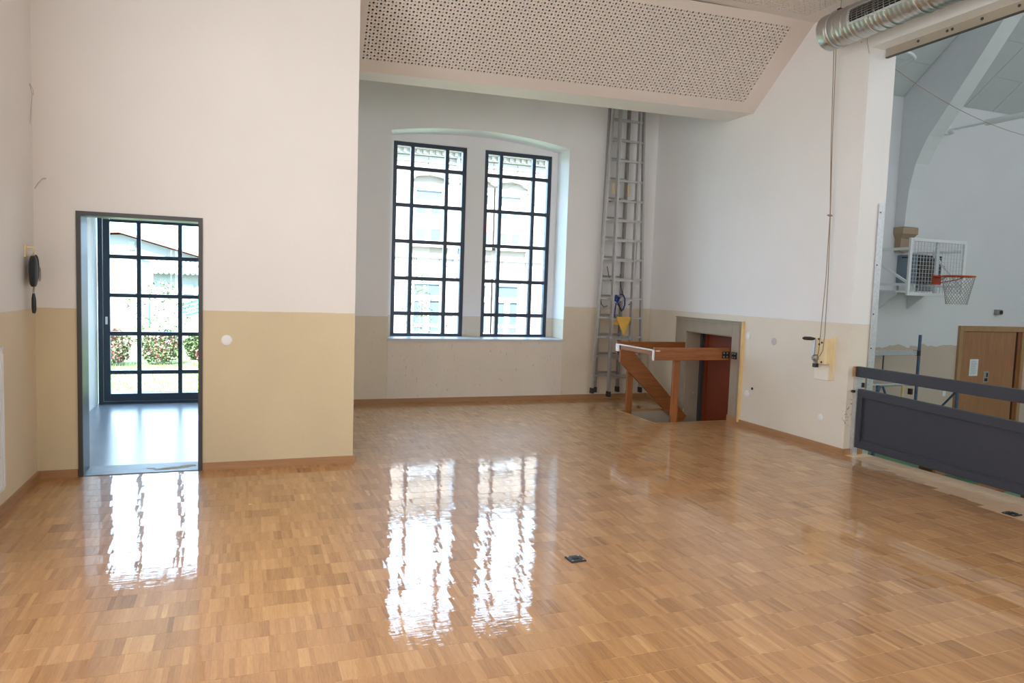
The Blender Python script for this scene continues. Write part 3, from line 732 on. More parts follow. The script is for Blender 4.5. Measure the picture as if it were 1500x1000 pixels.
# ------------------------------------------------------------------ stage opening: rail, guide, barrier
cr = thing('curtain_rail', 'grey steel rail under the lintel of the stage opening', 'rail', (6.0, 3.0, 4.0))
part('channel', m_trackm, cr, lambda q: (q.box(5.955, 5.965, -1, 5.62, 3.995, 4.0749), q.box(5.965, 6.00, -1, 5.62, 4.065, 4.0749)))
part('lower_lip', m_jdark, cr, lambda q: q.box(5.955, 5.985, -1, 5.62, 3.985, 3.995))
for yy in (5.25, 4.95, 4.90, 4.62, 4.3): part('bolt', m_jdark, cr, lambda q: q.lathe((5.955, yy, 4.04), (-1,0,0), ((0,.013),(.006,.013)), 10))
gd = thing('guide_rail', 'tall galvanised steel strip fixed to the end face of the wall', 'rail', (6.07, 5.64, 0))
part('strip', m_galv, gd, lambda q: (q.box(6.03, 6.108, 5.635, 5.643, -.02, 2.57), q.box(6.10, 6.108, 5.643, YE, -.02, 2.57)))
for zz in (.35, 1.1, 1.45, 1.95, 2.48): part('bolt', m_jdark, gd, lambda q: q.lathe((6.05, 5.635, zz), (0,-1,0), ((0,.008),(.004,.008)), 8))
br = thing('stage_barrier', 'dark grey barrier of a top rail over a framed panel along the stage edge', 'barrier', (5.875, 4.0, 0))
BX, BY1, BY0 = 5.85, 5.625, 1.2
def bz(y, z, k): return z + (y-BY1)*k
part('top_rail', m_barrier, br, lambda q: q.box(BX, BX+.05, BY0, BY1-.012, .812, .918), bevel=.004)
part('rail_end', m_base, br, lambda q: q.box(BX-.012, BX+.05, BY1-.010, BY1+.012, .815, .915), bevel=.003)
def slab(q, x0, x1, y0, y1, zb, kb, zt, kt):
    q.prism([(x0, y0, bz(y0, zb, kb)), (x0, y1, bz(y1, zb, kb)), (x0, y1, bz(y1, zt, kt)), (x0, y0, bz(y0, zt, kt))], (x1-x0, 0, 0))
kt, kb = .024, .010
part('panel', m_barrier, br, lambda q: slab(q, BX+.022, BX+.045, BY0+.05, BY1-.09, .14, kb, .65, kt))
part('frame_bar', m_barrier, br, lambda q: slab(q, BX, BX+.05, BY0, BY1-.05, .612, kt, .695, kt), bevel=.004)
part('frame_bar', m_barrier, br, lambda q: slab(q, BX, BX+.05, BY0, BY1-.05, .095, kb, .165, kb), bevel=.004)
part('frame_bar', m_barrier, br, lambda q: slab(q, BX, BX+.05, BY1-.11, BY1-.0498, .165, kb, .612, kt), bevel=.004)
part('frame_bar', m_barrier, br, lambda q: slab(q, BX, BX+.05, BY0-.07, BY0, .095, kb, .695, kt), bevel=.004)
part('frame_beading', m_barrier, br, lambda q: slab(q, BX+.012, BX+.024, BY0, BY1-.11, .165, kb, .180, kb))
part('frame_beading', m_barrier, br, lambda q: slab(q, BX+.012, BX+.024, BY0, BY1-.11, .597, kt, .612, kt))
po1 = part('wall_post', m_galv, br, lambda q: (q.box(BX+.02, BX+.075, BY1-.022, BY1+.026, .0, .81)))
part('post', m_galv, br, lambda q: q.box(BX+.06, BX+.10, 3.38, 3.42, 0, .9))
part('clasp', m_galv, br, lambda q: q.box(BX+.075, BX+.10, BY1-.0, BY1+.026, .70, .80))
pk = part('padlock', m_black, br, lambda q: q.box(BX+.078, BX+.112, BY1-.03, BY1-.005, .70, .75), bevel=.004)
part('shackle', m_galv, pk, lambda q: q.tube([(BX+.085,BY1-.017,.75),(BX+.085,BY1-.017,.775),(BX+.095,BY1-.017,.787),(BX+.105,BY1-.017,.775),(BX+.105,BY1-.017,.75)], .004, 6))
part('pivot', m_black, br, lambda q: q.lathe((BX-.005, BY1-.015, .66), (0,1,0), ((0,.014),(.03,.014)), 10))

# floor sockets
def socket(x, y, a, label):
    t = thing('floor_socket', label, 'floor socket', (x, y, 0), 'floor sockets in the parquet')
    c, s_ = math.cos(a), math.sin(a)
    def rot(u, v, z): return (x + u*c - v*s_, y + u*s_ + v*c, z)
    m = MB(); m.prism([rot(-.050,-.047,-.006), rot(.050,-.047,-.006), rot(.050,.047,-.006), rot(-.050,.047,-.006)], (0,0,.014)); pl = m.build('lid', m_black, t, bevel=.003)
    for u, v in ((-.035,-.032),(.035,-.032),(.035,.032),(-.035,.032)):
        mm = MB(); mm.lathe(rot(u, v, .008), (0,0,1), ((0,.006),(.0015,.006)), 10); mm.build('screw', m_alu, pl)
    mm = MB(); mm.prism([rot(-.02,-.012,.008), rot(.02,-.012,.008), rot(.02,.012,.008), rot(-.02,.012,.008)], (0,0,.003)); mm.build('flap', m_rubber, pl)
socket(1.865, 3.775, .04, 'black metal floor socket lid in the middle of the parquet')
socket(5.52, 3.715, .04, 'black floor socket lid close to the stage edge and barrier')

# ------------------------------------------------------------------ left wall things
rd = thing('radiator', 'white panel radiator low on the wall to the left of the doorway', 'radiator', (XL+.03, 4.9, .185))
part('panel', m_white, rd, lambda q: q.box(XL+.032, XL+.044, 4.3, 5.445, .185, 1.10), bevel=.004)
part('ribs', m_white, rd, lambda q: [q.box(XL+.044, XL+.051, yy-.012, yy+.012, .21, 1.07) for yy in np.arange(4.34, 5.43, .04)], bevel=.003)
part('grille_top', m_white, rd, lambda q: q.box(XL+.006, XL+.046, 4.3, 5.445, 1.10, 1.112))
part('side_cover', m_white, rd, lambda q: q.box(XL+.006, XL+.032, 5.435, 5.445, .185, 1.10))
for yy in (4.6, 5.3): part('bracket', m_white, rd, lambda q: q.box(XL+.0005, XL+.032, yy-.02, yy+.02, .3, .9))
hs = thing('hanging_handset', 'black handheld device with a wrist strap hanging from a cream wall hook', 'handset', (XL+.03, 6.18, 1.30))
hy = 6.17
part('hook', m_cream, hs, lambda q: (q.box(XL, XL+.012, hy-.03, hy+.03, 1.70, 1.79), q.tube([(XL+.01,hy,1.775),(XL+.05,hy,1.77),(XL+.065,hy,1.75),(XL+.06,hy,1.725),(XL+.03,hy,1.715)], .007, 8)), bevel=.003)
def ovoid(q, c, rx, ry, rz, n=14, m=10):
    b = len(q.v)
    for j in range(m+1):
        t = PI*j/m; rr = math.sin(t)**.55 if 0 < j < m else 0.02
        for i in range(n):
            u = 2*PI*i/n; q.v.append((c[0]+rx*rr*math.cos(u), c[1]+ry*rr*math.sin(u), c[2]+rz*math.cos(t)*(1)))
    for j in range(m):
        for i in range(n): q.f.append((b+j*n+i, b+j*n+(i+1)%n, b+(j+1)*n+(i+1)%n, b+(j+1)*n+i))
part('case', m_black, hs, lambda q: ovoid(q, (XL+.055, hy-.02, 1.60), .028, .062, .115), smooth=True)
part('rear_case', m_rubber, hs, lambda q: ovoid(q, (XL+.045, hy+.055, 1.625), .030, .05, .10), smooth=True)
part('ring', m_alu, hs, lambda q: q.tube([(XL+.07, hy+.09+.022*math.cos(t), 1.58+.05*math.sin(t)) for t in [2*PI*i/20 for i in range(20)]], .004, 6, closed=True))
part('ring', m_alu, hs, lambda q: q.tube([(XL+.055, hy+.018*math.cos(t), 1.715+.022*math.sin(t)) for t in [2*PI*i/16 for i in range(16)]], .003, 6, closed=True))
part('strap', m_alud, hs, lambda q: q.tube([(XL+.055, hy-.01, 1.49), (XL+.05, hy, 1.46), (XL+.05, hy, 1.43)], .007, 8))
part('grip', m_black, hs, lambda q: q.tube([(XL+.05, hy, 1.44), (XL+.05, hy+.002, 1.40), (XL+.05, hy+.004, 1.34), (XL+.05, hy+.006, 1.315), (XL+.05, hy, 1.295)], [.008,.015,.016,.015,.010], 10), smooth=True)
# small wire stubs on the walls
ws = MB(); ws.tube([(-1.40, Y1, 2.30), (-1.41, Y1-.03, 2.295), (-1.44, Y1-.02, 2.26), (-1.465, Y1-.01, 2.22)], .003, 6); ws.tube([(-1.41, Y1-.03, 2.295), (-1.385, Y1-.035, 2.30)], .004, 6)
tag(ws.build('wire_stub', m_stub, origin=(-1.42, Y1, 2.25)), 'short cable stub poking out of the wall above the hanging handset', 'cable')
ws = MB(); ws.tube([(XL+.0, 6.36, 2.98), (XL+.02, 6.35, 2.90), (XL+.015, 6.33, 2.78), (XL+.01, 6.32, 2.68)], .002, 6); ws.tube([(XL+.0, 6.36, 2.98), (XL+.02, 6.37, 2.94), (XL+.02, 6.38, 2.90)], .002, 6)
tag(ws.build('wire_stub', m_stub, origin=(XL, 6.36, 2.7)), 'two fine wires hanging from the wall corner high above the handset', 'cable')

# ------------------------------------------------------------------ gym hall
hd = MB(); hx0, hx1, hz1 = 12.31, 14.06, 1.175; yy = 9.54
hd.box(hx0, hx0+.085, yy-.05, yy, ZG, hz1); hd.box(hx1-.085, hx1, yy-.05, yy, ZG, hz1); hd.box(hx0+.085, hx1-.085, yy-.05, yy, hz1-.10, hz1)
d4 = struct(hd.build('door_4', m_hframe, bevel=.004))
lf4 = part('leaf', m_hdoor, d4, lambda q: q.box(hx0+.09, 13.82, yy-.03, yy-.002, ZG+.01, hz1-.105))
part('gap', m_dark, d4, lambda q: q.box(13.82, 13.88, yy-.012, yy-.002, ZG+.01, hz1-.105))
part('edge_strip', m_rail_z, d4, lambda q: q.box(13.88, hx1-.085, yy-.03, yy-.002, ZG+.01, hz1-.105))
hp = part('handle_plate', m_alu, lf4, lambda q: q.box(13.02, 13.16, yy-.036, yy-.03, .115, .33), bevel=.006)
part('handle_recess', m_black, lf4, lambda q: (q.box(13.05, 13.13, yy-.039, yy-.036, .14, .20), q.box(13.09, 13.13, yy-.039, yy-.036, .22, .30)))
nt = thing('paper_notice', 'white printed sheet taped to the wooden hall door', 'notice', (12.75, yy-.032, .24))
part('sheet', m_paper, nt, lambda q: q.box(12.64, 12.86, yy-.0325, yy-.031, .245, .558))
part('printed_lines', m_ink, nt, lambda q: [q.box(12.67, 12.67+rng.uniform(.10,.16), yy-.0332, yy-.0325, z_, z_+.004) for z_ in np.arange(.275, .53, .018)])
wbx = thing('wall_sensor', 'small grey box on the hall wall above the wooden door', 'sensor', (13.28, yy, 1.40))
part('housing', m_alud, wbx, lambda q: q.box(13.20, 13.33, yy-.08, yy, 1.39, 1.49), bevel=.01)
part('lens', m_black, wbx, lambda q: q.box(13.25, 13.33, yy-.086, yy-.08, 1.41, 1.47))
sk = MB().box(12.02, 12.10, yy-.02, yy, -.12, -.03); tag(sk.build('wall_socket', m_disc, origin=(12.06, yy, -.12), bevel=.004), 'small white wall socket in the hall left of the wooden door', 'socket')
# basketball hoop on wall arms
hp = thing('basketball_hoop', 'basketball hoop with white mesh backboard on arms from the hall wall', 'basketball hoop', (10.4, 8.6, 1.6))
bx0, bx1, bz0, bz1, by = 9.775, 11.00, 1.682, 2.585, 8.5
part('board_frame', m_white, hp, lambda q: (q.box(bx0, bx0+.05, by-.02, by+.02, bz0, bz1), q.box(bx1-.05, bx1, by-.02, by+.02, bz0, bz1), q.box(bx0+.05, bx1-.05, by-.02, by+.02, bz1-.05, bz1), q.box(bx0+.05, bx1-.05, by-.02, by+.02, bz0, bz0+.05)), bevel=.006)
part('board_mesh', m_galv, hp, lambda q: [q.bar((x_, by, bz0+.04), (x_, by, bz1-.04), .006, .006, (0,1,0)) for x_ in np.linspace(bx0+.05, bx1-.05, 18)[1:-1]] + [q.bar((bx0+.04, by-.006, z_), (bx1-.04, by-.006, z_), .006, .006) for z_ in np.linspace(bz0+.05, bz1-.05, 14)[1:-1]])
part('centre_bar', m_galv, hp, lambda q: q.box(10.36, 10.42, by-.012, by+.03, bz0+.05, bz1-.05), bevel=.005)
for x_ in (9.83, 10.95):
    for z_ in (1.855, 2.42): part('arm', m_white, hp, lambda q: q.bar((x_, 9.54, z_), (x_, by+.02, z_), .04, .04))
    yw_ = 9.5 if x_ < 10 else 9.05
    part('brace', m_white, hp, lambda q: q.bar((x_, yw_, 2.40), (x_, by+.03, 1.88), .035, .035))
rc = (10.37, by-.40, 2.0); rr = .225
rim = part('rim', m_orange, hp, lambda q: q.tube([(rc[0]+rr*math.cos(t), rc[1]+rr*math.sin(t), rc[2]) for t in [2*PI*i/32 for i in range(32)]], .012, 8, closed=True), smooth=True)
part('bracket', m_orange, hp, lambda q: (q.box(10.28, 10.46, by-.035, by-.02, 1.87, 2.02), q.box(10.28, 10.46, by-.18, by-.035, 1.99, 2.005), q.tube([(10.30,by-.03,1.90),(10.22,by-.25,1.95),(10.19,by-.33,1.985)], .008, 6), q.tube([(10.44,by-.03,1.90),(10.52,by-.25,1.95),(10.55,by-.33,1.985)], .008, 6)))
def net(q):
    n = 12; L = 7
    def P_(k, l):
        t = 2*PI*(k + .5*(l % 2))/n; f = l/L; r_ = rr*(1 - .42*f + .06*f*f)
        return (rc[0]+r_*math.cos(t), rc[1]+r_*math.sin(t), rc[2]-.012 - .42*f)
    for k in range(n):
        for l in range(L):
            d = 0 if l % 2 == 0 else 1
            q.tube([P_(k,l), P_(k+d,l+1)], .004, 5, caps=False); q.tube([P_(k,l), P_(k+d-1,l+1)], .004, 5, caps=False)
part('net', m_net, hp, net)
# fan heater on brackets
ht = thing('air_heater', 'blue-grey wall air heater with a black louvred front behind the backboard', 'heater', (11.0, 9.3, 1.7))
part('casing', m_hsteel, ht, lambda q: q.box(10.70, 11.28, 9.15, 9.535, 1.90, 2.385), bevel=.01)
fr = part('louvre_front', m_black, ht, lambda q: q.box(10.71, 11.27, 9.135, 9.15, 1.91, 2.375), bevel=.004)
for k in range(6): part('louvre', m_louvre, fr, lambda q: q.bar((10.75, 9.128, 1.96+k*.072), (11.24, 9.128, 1.96+k*.072), .014, .022))
part('slot', m_black, ht, lambda q: q.box(10.692, 10.70, 9.30, 9.44, 2.33, 2.35))
for x_ in (10.74, 11.20): part('foot', m_white, ht, lambda q: q.box(x_, x_+.04, 9.2, 9.5, 1.77, 1.90))
part('shelf', m_white, ht, lambda q: q.box(10.30, 11.40, 9.18, 9.535, 1.735, 1.77))
for x_ in (10.34, 11.0): part('shelf_bracket', m_white, ht, lambda q: q.prism([(x_, 9.535, 1.45), (x_, 9.535, 1.735), (x_, 9.20, 1.735), (x_, 9.20, 1.70)], (.03, 0, 0)))
# white pole and bracket, bent tube, wire
wp = thing('white_pole', 'white pole reaching out from a bracket high on the hall wall', 'pole', (11.55, 9.4, 4.6))
part('bracket', m_pole, wp, lambda q: (q.box(11.40, 11.66, 9.46, 9.54, 4.53, 4.70), q.lathe((11.42, 9.46, 4.58), (0,-1,0), ((0,.05),(.10,.05)), 12), q.lathe((11.62, 9.46, 4.58), (0,-1,0), ((0,.05),(.10,.05)), 12)), bevel=.01)
part('shaft', m_pole, wp, lambda q: q.tube([(11.60,9.46,4.60),(11.60,8.8,4.60),(11.60,8.78,4.60),(11.60,6.5,4.60)], [.018,.018,.05,.05], 12), smooth=True)
bt = MB(); bt.tube([(8.89,9.53,4.98),(8.87,8.6,4.98),(8.856,8.164,4.98),(8.85,7.96,4.98),(8.835,7.861,4.98),(8.79,7.79,4.98),(8.728,7.747,4.98),(8.65,7.70,4.98),(8.568,7.665,4.98),(8.45,7.64,4.98),(8.364,7.639,4.98),(8.28,7.70,4.98),(8.22,7.85,4.98),(8.20,8.2,4.98),(8.20,9.53,4.98)], .026, 10)
tag(bt.build('bent_tube', m_pole, origin=(8.5, 8.6, 4.98), smooth=True), 'white bent tube loop under the hall roof beside the wall edge', 'tube')
sw = MB(); P0 = Vector((5.77, 5.78, 4.165)); P1 = Vector((15.9, 8.6, 4.05))
def wire(t):
    p = P0.lerp(P1, t); p.z -= .0*t; return p
pw = [(5.77,5.77,4.16),(7.0,6.55,4.30),(9.138,8.0,4.66)]
PA, PB = Vector((5.785, 5.77, 4.16)), Vector((16.45, 7.0, 6.8))
sw.tube([tuple(PA.lerp(PB, i/40) - Vector((0, 0, 6.4*(i/40)*(1-i/40)))) for i in range(41)], .004, 6)
tag(sw.build('slack_wire', m_wire, origin=(9, 7.5, 4.3)), 'thin slack wire strung from the duct wall across the hall', 'wire')
wt = MB(); wt.tube([(5.785,5.70,4.20),(5.78,5.69,4.14),(5.775,5.66,4.05),(5.78,5.655,4.02)], .002, 6)
tag(wt.build('wire_stub', m_cord, origin=(5.785,5.7,4.1)), 'short wire end hanging on the wall just under the duct', 'cable')
# rolling scaffold
sc = thing('rolling_scaffold', 'low steel scaffold with blue-grey post standing in the hall behind the barrier', 'scaffold', (10.0, 8.8, ZG))
m_bpost = simple('scaffold_post', sr(82,104,132), .45, .3, var=.3, scale=25)
for x_, y_, zt in ((10.74, 9.0, 1.03), (9.05, 9.0, 1.03), (10.74, 8.25, .30), (9.05, 8.25, .30)):
    po_ = part('post', m_bpost, sc, lambda q: q.tube([(x_, y_, ZG+.12), (x_, y_, zt)], .026, 12), smooth=True)
    part('caster', m_rubber, po_, lambda q: q.lathe((x_-.02, y_, ZG+.06), (1,0,0), ((0,.06),(.04,.06)), 14))
part('platform_beam', m_galv, sc, lambda q: q.box(9.05, 10.70, 8.97, 9.03, .685, .765), bevel=.004)
part('coupler', m_black, sc, lambda q: (q.box(10.66, 10.72, 8.95, 9.05, .68, .77), q.box(10.66,10.73,8.96,9.04,.30,.36), q.box(10.58,10.63,8.97,9.03,.02,.12)))
part('guard_rail', m_black, sc, lambda q: q.tube([(9.05, 9.0, .36), (10.74, 9.0, .335)], .022, 10))
part('link_rod', m_jdark, sc, lambda q: q.tube([(9.95, 9.0, .36), (9.95, 9.0, .70)], .012, 8))
part('lower_tube', m_galv, sc, lambda q: (q.tube([(9.05, 9.0, .19), (10.74, 9.0, .19)], .024, 10), q.tube([(9.05, 9.0, -.6), (10.74, 9.0, -.6)], .024, 10)))
part('brace', m_bpost, sc, lambda q: (q.tube([(9.95, 9.02, .17), (9.75, 9.02, -.3)], .018, 8), q.tube([(10.0, 9.02, .17), (10.25, 9.02, -.3)], .018, 8), q.tube([(10.74,9.0,-.7),(10.74,8.25,.2)], .018, 8)))
part('short_leg', m_yel, sc, lambda q: q.tube([(10.40, 8.97, .18), (10.37, 8.97, -.35)], .022, 8))
# objects lying on the gym floor below the barrier
so_ = MB().box(9.2, 10.5, 7.95, 8.2, ZG, ZG+.05)
tag(so_.build('floor_mat', m_speck, origin=(9.8, 8.1, ZG)), 'speckled grey mat on the gym floor beneath the scaffold', 'mat')
bn = thing('gym_bench', 'low tan wooden bench on the gym floor below the barrier', 'bench', (10.1, 7.55, ZG))
part('seat', m_hframe, bn, lambda q: q.box(9.2, 10.55, 7.42, 7.70, ZG+.28, ZG+.32), bevel=.004)
for x_ in (9.35, 10.35): part('leg', m_rail_z, bn, lambda q: q.box(x_-.03, x_+.03, 7.45, 7.67, ZG, ZG+.28))
part('under_beam', m_base, bn, lambda q: q.box(9.4, 10.32, 7.54, 7.58, ZG+.12, ZG+.22))
bn2 = thing('gym_bench', 'dark brown wooden bench on the gym floor nearer the stage', 'bench', (9.6, 6.3, ZG))
part('seat', m_rail_x, bn2, lambda q: q.box(8.6, 9.95, 6.2, 6.48, ZG+.28, ZG+.32), bevel=.004)
for x_ in (8.75, 9.75): part('leg', m_rail_z, bn2, lambda q: q.box(x_-.03, x_+.03, 6.23, 6.45, ZG, ZG+.28))

# ------------------------------------------------------------------ outdoors
m_lawn = simple('lawn', (.07,.11,.03), .9, var=.25, scale=4)
m_lawn2 = simple('yard_lawn', (.20,.28,.12), .9, var=.15, scale=3)
m_pave = simple('yard_gravel', (.18,.17,.155), .9, var=.1, scale=3)
gz = -.42
g = MB(); g.box(-40, 2.0, 10.35, 60, gz-.1, gz); g.box(-1.9, .9, 10.32, 11.2, gz, -.03)
struct(g.build('ground_lawn', m_lawn))
struct(MB().box(2.0, 40, 10.35, 17.0, -1.3, -1.2).build('ground_yard_lawn', m_lawn2))
struct(MB().box(2.0, 40, 17.0, 60, -1.3, -1.2).build('ground_yard', m_pave))
gs = MB()
for _ in range(9000):
    y_ = rng.uniform(11.3, 18.5); x_ = rng.uniform(-3.6, .5)*(y_/14); h = rng.uniform(.03, .08); a = rng.uniform(0, PI); w = .006
    dx, dy = math.cos(a)*w, math.sin(a)*w
    b = len(gs.v); gs.v += [(x_-dx,y_-dy,gz),(x_+dx,y_+dy,gz),(x_+rng.uniform(-.03,.03),y_+rng.uniform(-.03,.03),gz+h)]; gs.f.append((b,b+1,b+2))
go = gs.build('grass', simple('grass_blades', (.085,.14,.03), .8, var=.2), fix=False); go['kind'] = 'stuff'; go['label'] = 'bright green lawn grass beyond the garden door'; go['category'] = 'grass'
# hedge shrubs
def shrub(x, y, w, d, h, mats, label, n=1500, z=gz, name='garden_shrub', grp='shrubs beyond the garden door'):
    t = thing(name, label, 'shrub', (x, y, z), grp)
    part('stem', m_base, t, lambda q: [q.tube([(x+dx*.2, y, z), (x+dx, y+rng.uniform(-.1,.1), z+h*.7)], .012, 5) for dx in (-w*.3, -.1, .1, w*.3)])
    for mi, mt in enumerate(mats):
        q = MB()
        for _ in range(n//len(mats)):
            while True:
                u, v, s_ = rng.uniform(-1,1), rng.uniform(-1,1), rng.uniform(-1,1)
                l = u*u+v*v+s_*s_
                if .25 < l < 1: break
            p = Vector((x+u*w/2*(1+.12*math.sin(5*s_)), y+v*d/2, z+h*.52+s_*h*.5)); sz = rng.uniform(.025, .055)
            a = Vector((rng.uniform(-1,1), rng.uniform(-1,1), rng.uniform(-1,1))).normalized(); b_ = a.cross(Vector((rng.random(), rng.random(), 1))).normalized()
            q.quad(p-a*sz, p+b_*sz*.6, p+a*sz, p-b_*sz*.6)
        q.build('foliage', mt, t, fix=False)
m_lg = simple('leaf_green', (.055,.09,.03), .7, var=.3, scale=20)
m_lp = simple('leaf_pink', (.17,.055,.06), .7, var=.3, scale=20)
m_ly = simple('leaf_pale', (.11,.14,.07), .7, var=.3, scale=20)
shrub(-2.72, 18.0, .88, .8, .82, (m_lp, m_lg), 'pink and green clipped shrub nearest the lock side of the garden door')
shrub(-1.74, 18.2, .96, .8, .80, (m_lg, m_lp, m_lg), 'green shrub with pink tips behind the middle panes of the garden door')
shrub(-1.05, 19.2, .55, .6, .62, (m_lg,), 'plain green shrub beside the teal slide')
shrub(-.82, 18.0, .34, .4, .48, (m_lp,), 'small pink shrub at the right edge of the garden door', n=500)
shrub(-2.0, 21.0, 1.6, .8, 1.9, (m_ly,), 'tall pale leafy bush behind the clipped shrubs', n=900)
shrub(4.05, 17.6, .75, .7, 3.4, (m_ly,), 'slim pale tree growing before the sandstone house', n=700, z=-1.2, name='slim_tree', grp='trees before the house')
shrub(8.9, 20.8, .7, .5, 2.2, (m_ly,), 'pale climbing shrub at the foot of the sandstone house', n=160, z=-1.2, name='slim_tree', grp='trees before the house')
# white house with red roof, shed, slide, fence posts
m_hw = simple('house_render', (.21,.21,.21), .8, var=.02); m_tile = simple('red_roof_edge', (.22,.065,.045), .7, var=.1); m_shed = simple('shed_sheet', (.13,.145,.155), .6, var=.1)
nh = thing('white_house', 'white rendered house with a red sloping roof edge beyond the garden', 'house', (-3.0, 31, gz))
part('wall', m_hw, nh, lambda q: q.prism([(-7.5, 31, gz), (-.5, 31, gz), (-.5, 31, 2.05), (-4.3, 31, 3.10), (-7.5, 31, 2.9)], (0, 6, 0)))
part('roof', m_tile, nh, lambda q: (q.prism([(-4.35, 30.7, 3.16), (-.1, 30.7, 1.98), (-.1, 30.7, 2.06), (-4.35, 30.7, 3.24)], (0, 6.6, 0)), q.prism([(-4.35, 30.7, 3.16), (-8, 30.7, 2.85), (-8, 30.7, 2.93), (-4.35, 30.7, 3.24)], (0, 6.6, 0))))
part('eave', m_tile, nh, lambda q: q.bar((-4.2, 30.9, 2.42), (-2.6, 30.9, 2.05), .05, .05))
part('window', m_hsteel, nh, lambda q: q.box(-4.05, -3.85, 30.95, 31, 2.55, 2.85))
sh = thing('garden_shed', 'grey garden shed with a corrugated roof beyond the shrubs', 'shed', (-1.5, 25.0, gz))
part('wall', m_hw, sh, lambda q: q.box(-2.6, .6, 25, 27, gz, 1.75))
def corr(q):
    for k in range(24):
        x_ = -2.8 + k*.15; q.tube([(x_, 24.7, 1.72), (x_, 27.3, 2.05)], .075, 8)
part('corrugated_roof', m_shed, sh, corr, smooth=True)
part('window', m_hsteel, sh, lambda q: (q.box(-1.75, -1.45, 24.96, 25, 1.05, 1.35), q.box(-1.35, -1.0, 24.96, 25, 1.05, 1.35)))
m_teal = simple('teal_plastic', (.025,.15,.135), .4, var=.05)
sd_ = thing('garden_slide', 'teal striped garden slide beside the shed', 'slide', (-1.3, 23.2, gz))
def slide(q):
    for k in range(4): q.bar((-1.78, 23.2+.0*k, .40+k*.10), (-.85, 23.2, .66+k*.13), .05, .065, (0,0,1))
part('chute', m_teal, sd_, slide)
part('leg', m_teal, sd_, lambda q: (q.box(-1.72, -1.67, 23.18, 23.22, gz, .42), q.box(-.95, -.9, 23.18, 23.22, gz, .7)))
for k, (x_, zt, mt, w) in enumerate(((-2.38, .85, m_teal, .04), (-1.93, .85, m_hsteel, .09), (-1.60, .85, m_teal, .04))):
    o = MB().box(x_-w/2, x_+w/2, 21.98, 22.02, gz, zt).build('fence_post', mt, origin=(x_, 22, gz))
    tag(o, ['thin teal fence post behind the pink and green shrub', 'thick grey fence post behind the garden shrubs', 'thin teal fence post left of the teal slide'][k], 'post', 'fence posts in the garden')
# sandstone house across the yard
m_stone = simple('sandstone', (.25,.215,.19), .8, var=.07, scale=2, bump=.006, bscale=12); m_trimst = simple('sandstone_trim', (.27,.235,.20), .8, var=.04)
m_mort = simple('sandstone_joint', (.17,.145,.12), .9); m_wfr = simple('house_window_white', (.42,.42,.42), .5, var=.01)
m_wgl = simple('house_window_glass', (.05,.065,.085), .15, var=.1); m_redrefl = simple('red_pane_reflection', (.20,.07,.05), .7, var=.05); m_pipe = simple('zinc_downpipe', (.15,.18,.22), .5)  # the red colour stands for an awning mirrored in the panes
m_rooft = simple('grey_roof_tile', (.10,.10,.105), .7)
YF = 22.0; fb = -1.2; ft = 5.80
hs_ = thing('sandstone_house', 'pale sandstone house with white windows across the yard', 'house', (7, YF, fb))
wins = []
for x0, x1 in ((2.55, 3.56), (4.86, 5.87), (6.38, 7.39), (7.58, 8.48), (9.75, 10.7)):
    wins.append((x0, x1, .02, 1.72)); wins.append((x0, x1, 2.86, 4.58))
part('wall', m_mort, hs_, lambda q: q.box(2.2, 16, YF+.03, YF+6, fb, ft))
part('cornice', m_trimst, hs_, lambda q: (q.box(2.1, 16.1, YF-.25, YF+.05, ft-.12, ft), q.box(2.15, 16.1, YF-.12, YF+.05, ft-.28, ft-.12), q.box(2.15, 16.1, YF-.05, YF+.03, 5.33, 5.40), q.box(2.15, 16.1, YF-.07, YF+.03, 2.42, 2.56)))
def dent(q):
    x_ = 2.3
    while x_ < 16: q.box(x_, x_+.10, YF-.2, YF-.1, ft-.24, ft-.13); x_ += .2
part('dentils', m_mort, hs_, dent)
part('gutter', m_pipe, hs_, lambda q: q.tube([(2.1, YF-.3, ft+.02), (16.1, YF-.3, ft+.02)], .06, 8))
part('roof', m_rooft, hs_, lambda q: q.prism([(2.1, YF-.3, ft), (2.1, YF+6.3, ft), (2.1, YF+3, ft+1.2)], (14.0, 0, 0)))
blocks = {}
zc = fb; r_ = 0
cnt = 0
while zc < 5.3:
    hgt = .33 if r_ % 2 == 0 else .28
    x_ = 3.4 - (.3 if r_ % 2 else 0)
    while x_ < 10.3:
        wd = rng.choice((.52, .66, .80))
        segs = [(x_, x_+wd)]
        for wx0, wx1, wz0, wz1 in wins:
            if zc+hgt > wz0-.10 and zc < wz1+.12:
                ns_ = []
                for a, b in segs:
                    if b <= wx0-.12 or a >= wx1+.12: ns_.append((a, b)); continue
                    if a < wx0-.12: ns_.append((a, wx0-.12))
                    if b > wx1+.12: ns_.append((wx1+.12, b))
                segs = ns_
        for a, b in segs:
            if b-a > .06 and cnt < 296 and zc > -.4:
                dd = rng.uniform(0, .018)
                part('stone_block', m_stone, hs_, lambda q: q.box(a+.008, b-.008, YF-dd, YF+.06, zc+.008, zc+hgt-.008), fix=False); cnt += 1
        x_ += wd
    zc += hgt; r_ += 1
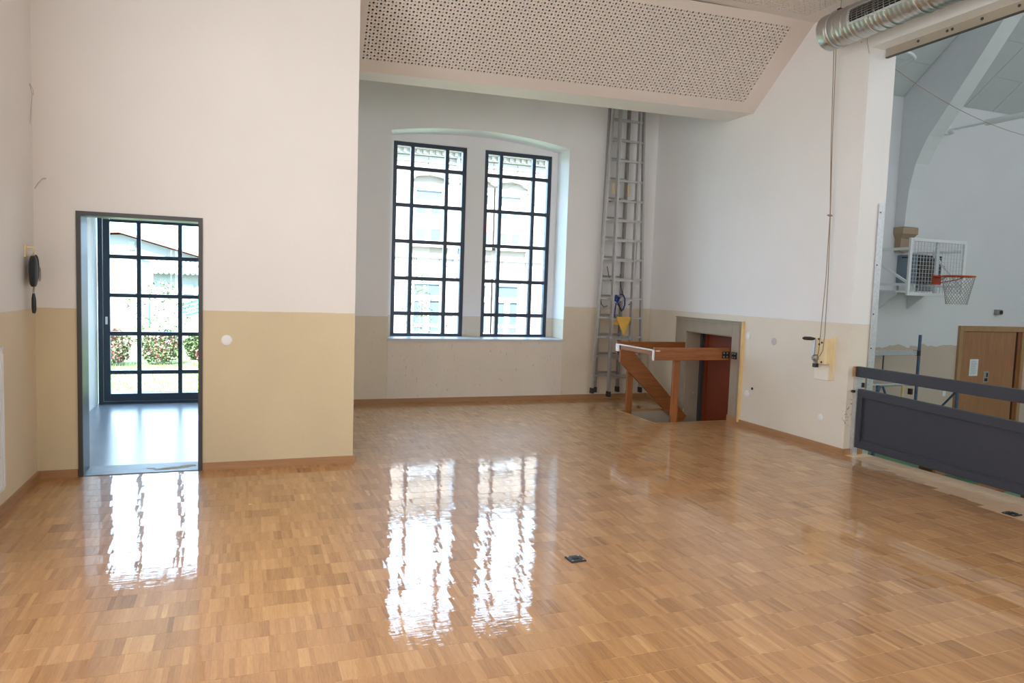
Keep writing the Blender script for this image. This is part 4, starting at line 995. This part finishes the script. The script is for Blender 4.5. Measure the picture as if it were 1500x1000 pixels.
for (x0, x1, z0, z1) in wins:
    zt = z1-.46 if z0 > 2 else z1-.52
    def fr_(q):
        y0, y1 = YF-.02, YF+.05; e = .10
        q.box(x0, x0+e, y0, y1, z0, z1); q.box(x1-e, x1, y0, y1, z0, z1); q.box(x0+e, x1-e, y0, y1, z1-e, z1); q.box(x0+e, x1-e, y0, y1, z0, z0+e)
        q.box(x0+e, x1-e, y0, y1, zt-.10, zt+.06); q.box((x0+x1)/2-.09, (x0+x1)/2+.09, y0, y1, z0+e, zt-.10)
    w_ = part('window', m_wfr, hs_, fr_)
    part('pane', m_wgl, w_, lambda q: q.box(x0+.1, (x0+x1)/2-.09, YF+.02, YF+.03, z0+.1, zt-.1))
    part('pane', m_wgl, w_, lambda q: q.box((x0+x1)/2+.09, x1-.1, YF+.02, YF+.03, z0+.1, zt-.1))
    part('pane', m_wgl, w_, lambda q: q.box(x0+.1, x1-.1, YF+.02, YF+.03, zt+.06, z1-.1))
    if z0 > 2: part('painted_reflection', m_redrefl, w_, lambda q: (q.box(x0+.1, (x0+x1)/2-.09, YF+.012, YF+.018, z0+.45, z0+.92), q.box((x0+x1)/2+.09, x1-.1, YF+.012, YF+.018, z0+.45, z0+.92)))  # flat red strips imitate a reflection in the upper panes
    else: part('sill_card', m_wfr, w_, lambda q: (q.box(x0+.14, (x0+x1)/2-.12, YF+.008, YF+.016, z0+.26, z0+.36), q.box((x0+x1)/2+.12, x1-.14, YF+.008, YF+.016, z0+.26, z0+.36)))
    part('window_trim', m_trimst, hs_, lambda q: (q.box(x0-.12, x0, YF-.04, YF+.03, z0-.08, z1+.12), q.box(x1, x1+.12, YF-.04, YF+.03, z0-.08, z1+.12), q.box(x0, x1, YF-.04, YF+.03, z1, z1+.12), q.box(x0-.16, x1+.16, YF-.10, YF+.03, z0-.10, z0)))
    if z0 > 2: part('hood_mould', m_trimst, hs_, lambda q: q.tube([(x0-.12, YF-.05, z1+.22), (x0+.1, YF-.07, z1+.34), ((x0+x1)/2, YF-.08, z1+.40), (x1-.1, YF-.07, z1+.34), (x1+.12, YF-.05, z1+.22)], .045, 8))
part('downpipe', m_pipe, hs_, lambda q: q.tube([(6.24, YF-.10, fb), (6.24, YF-.10, ft)], .055, 10), smooth=True)

for o in S.objects:
    if '_o' in o: del o['_o']
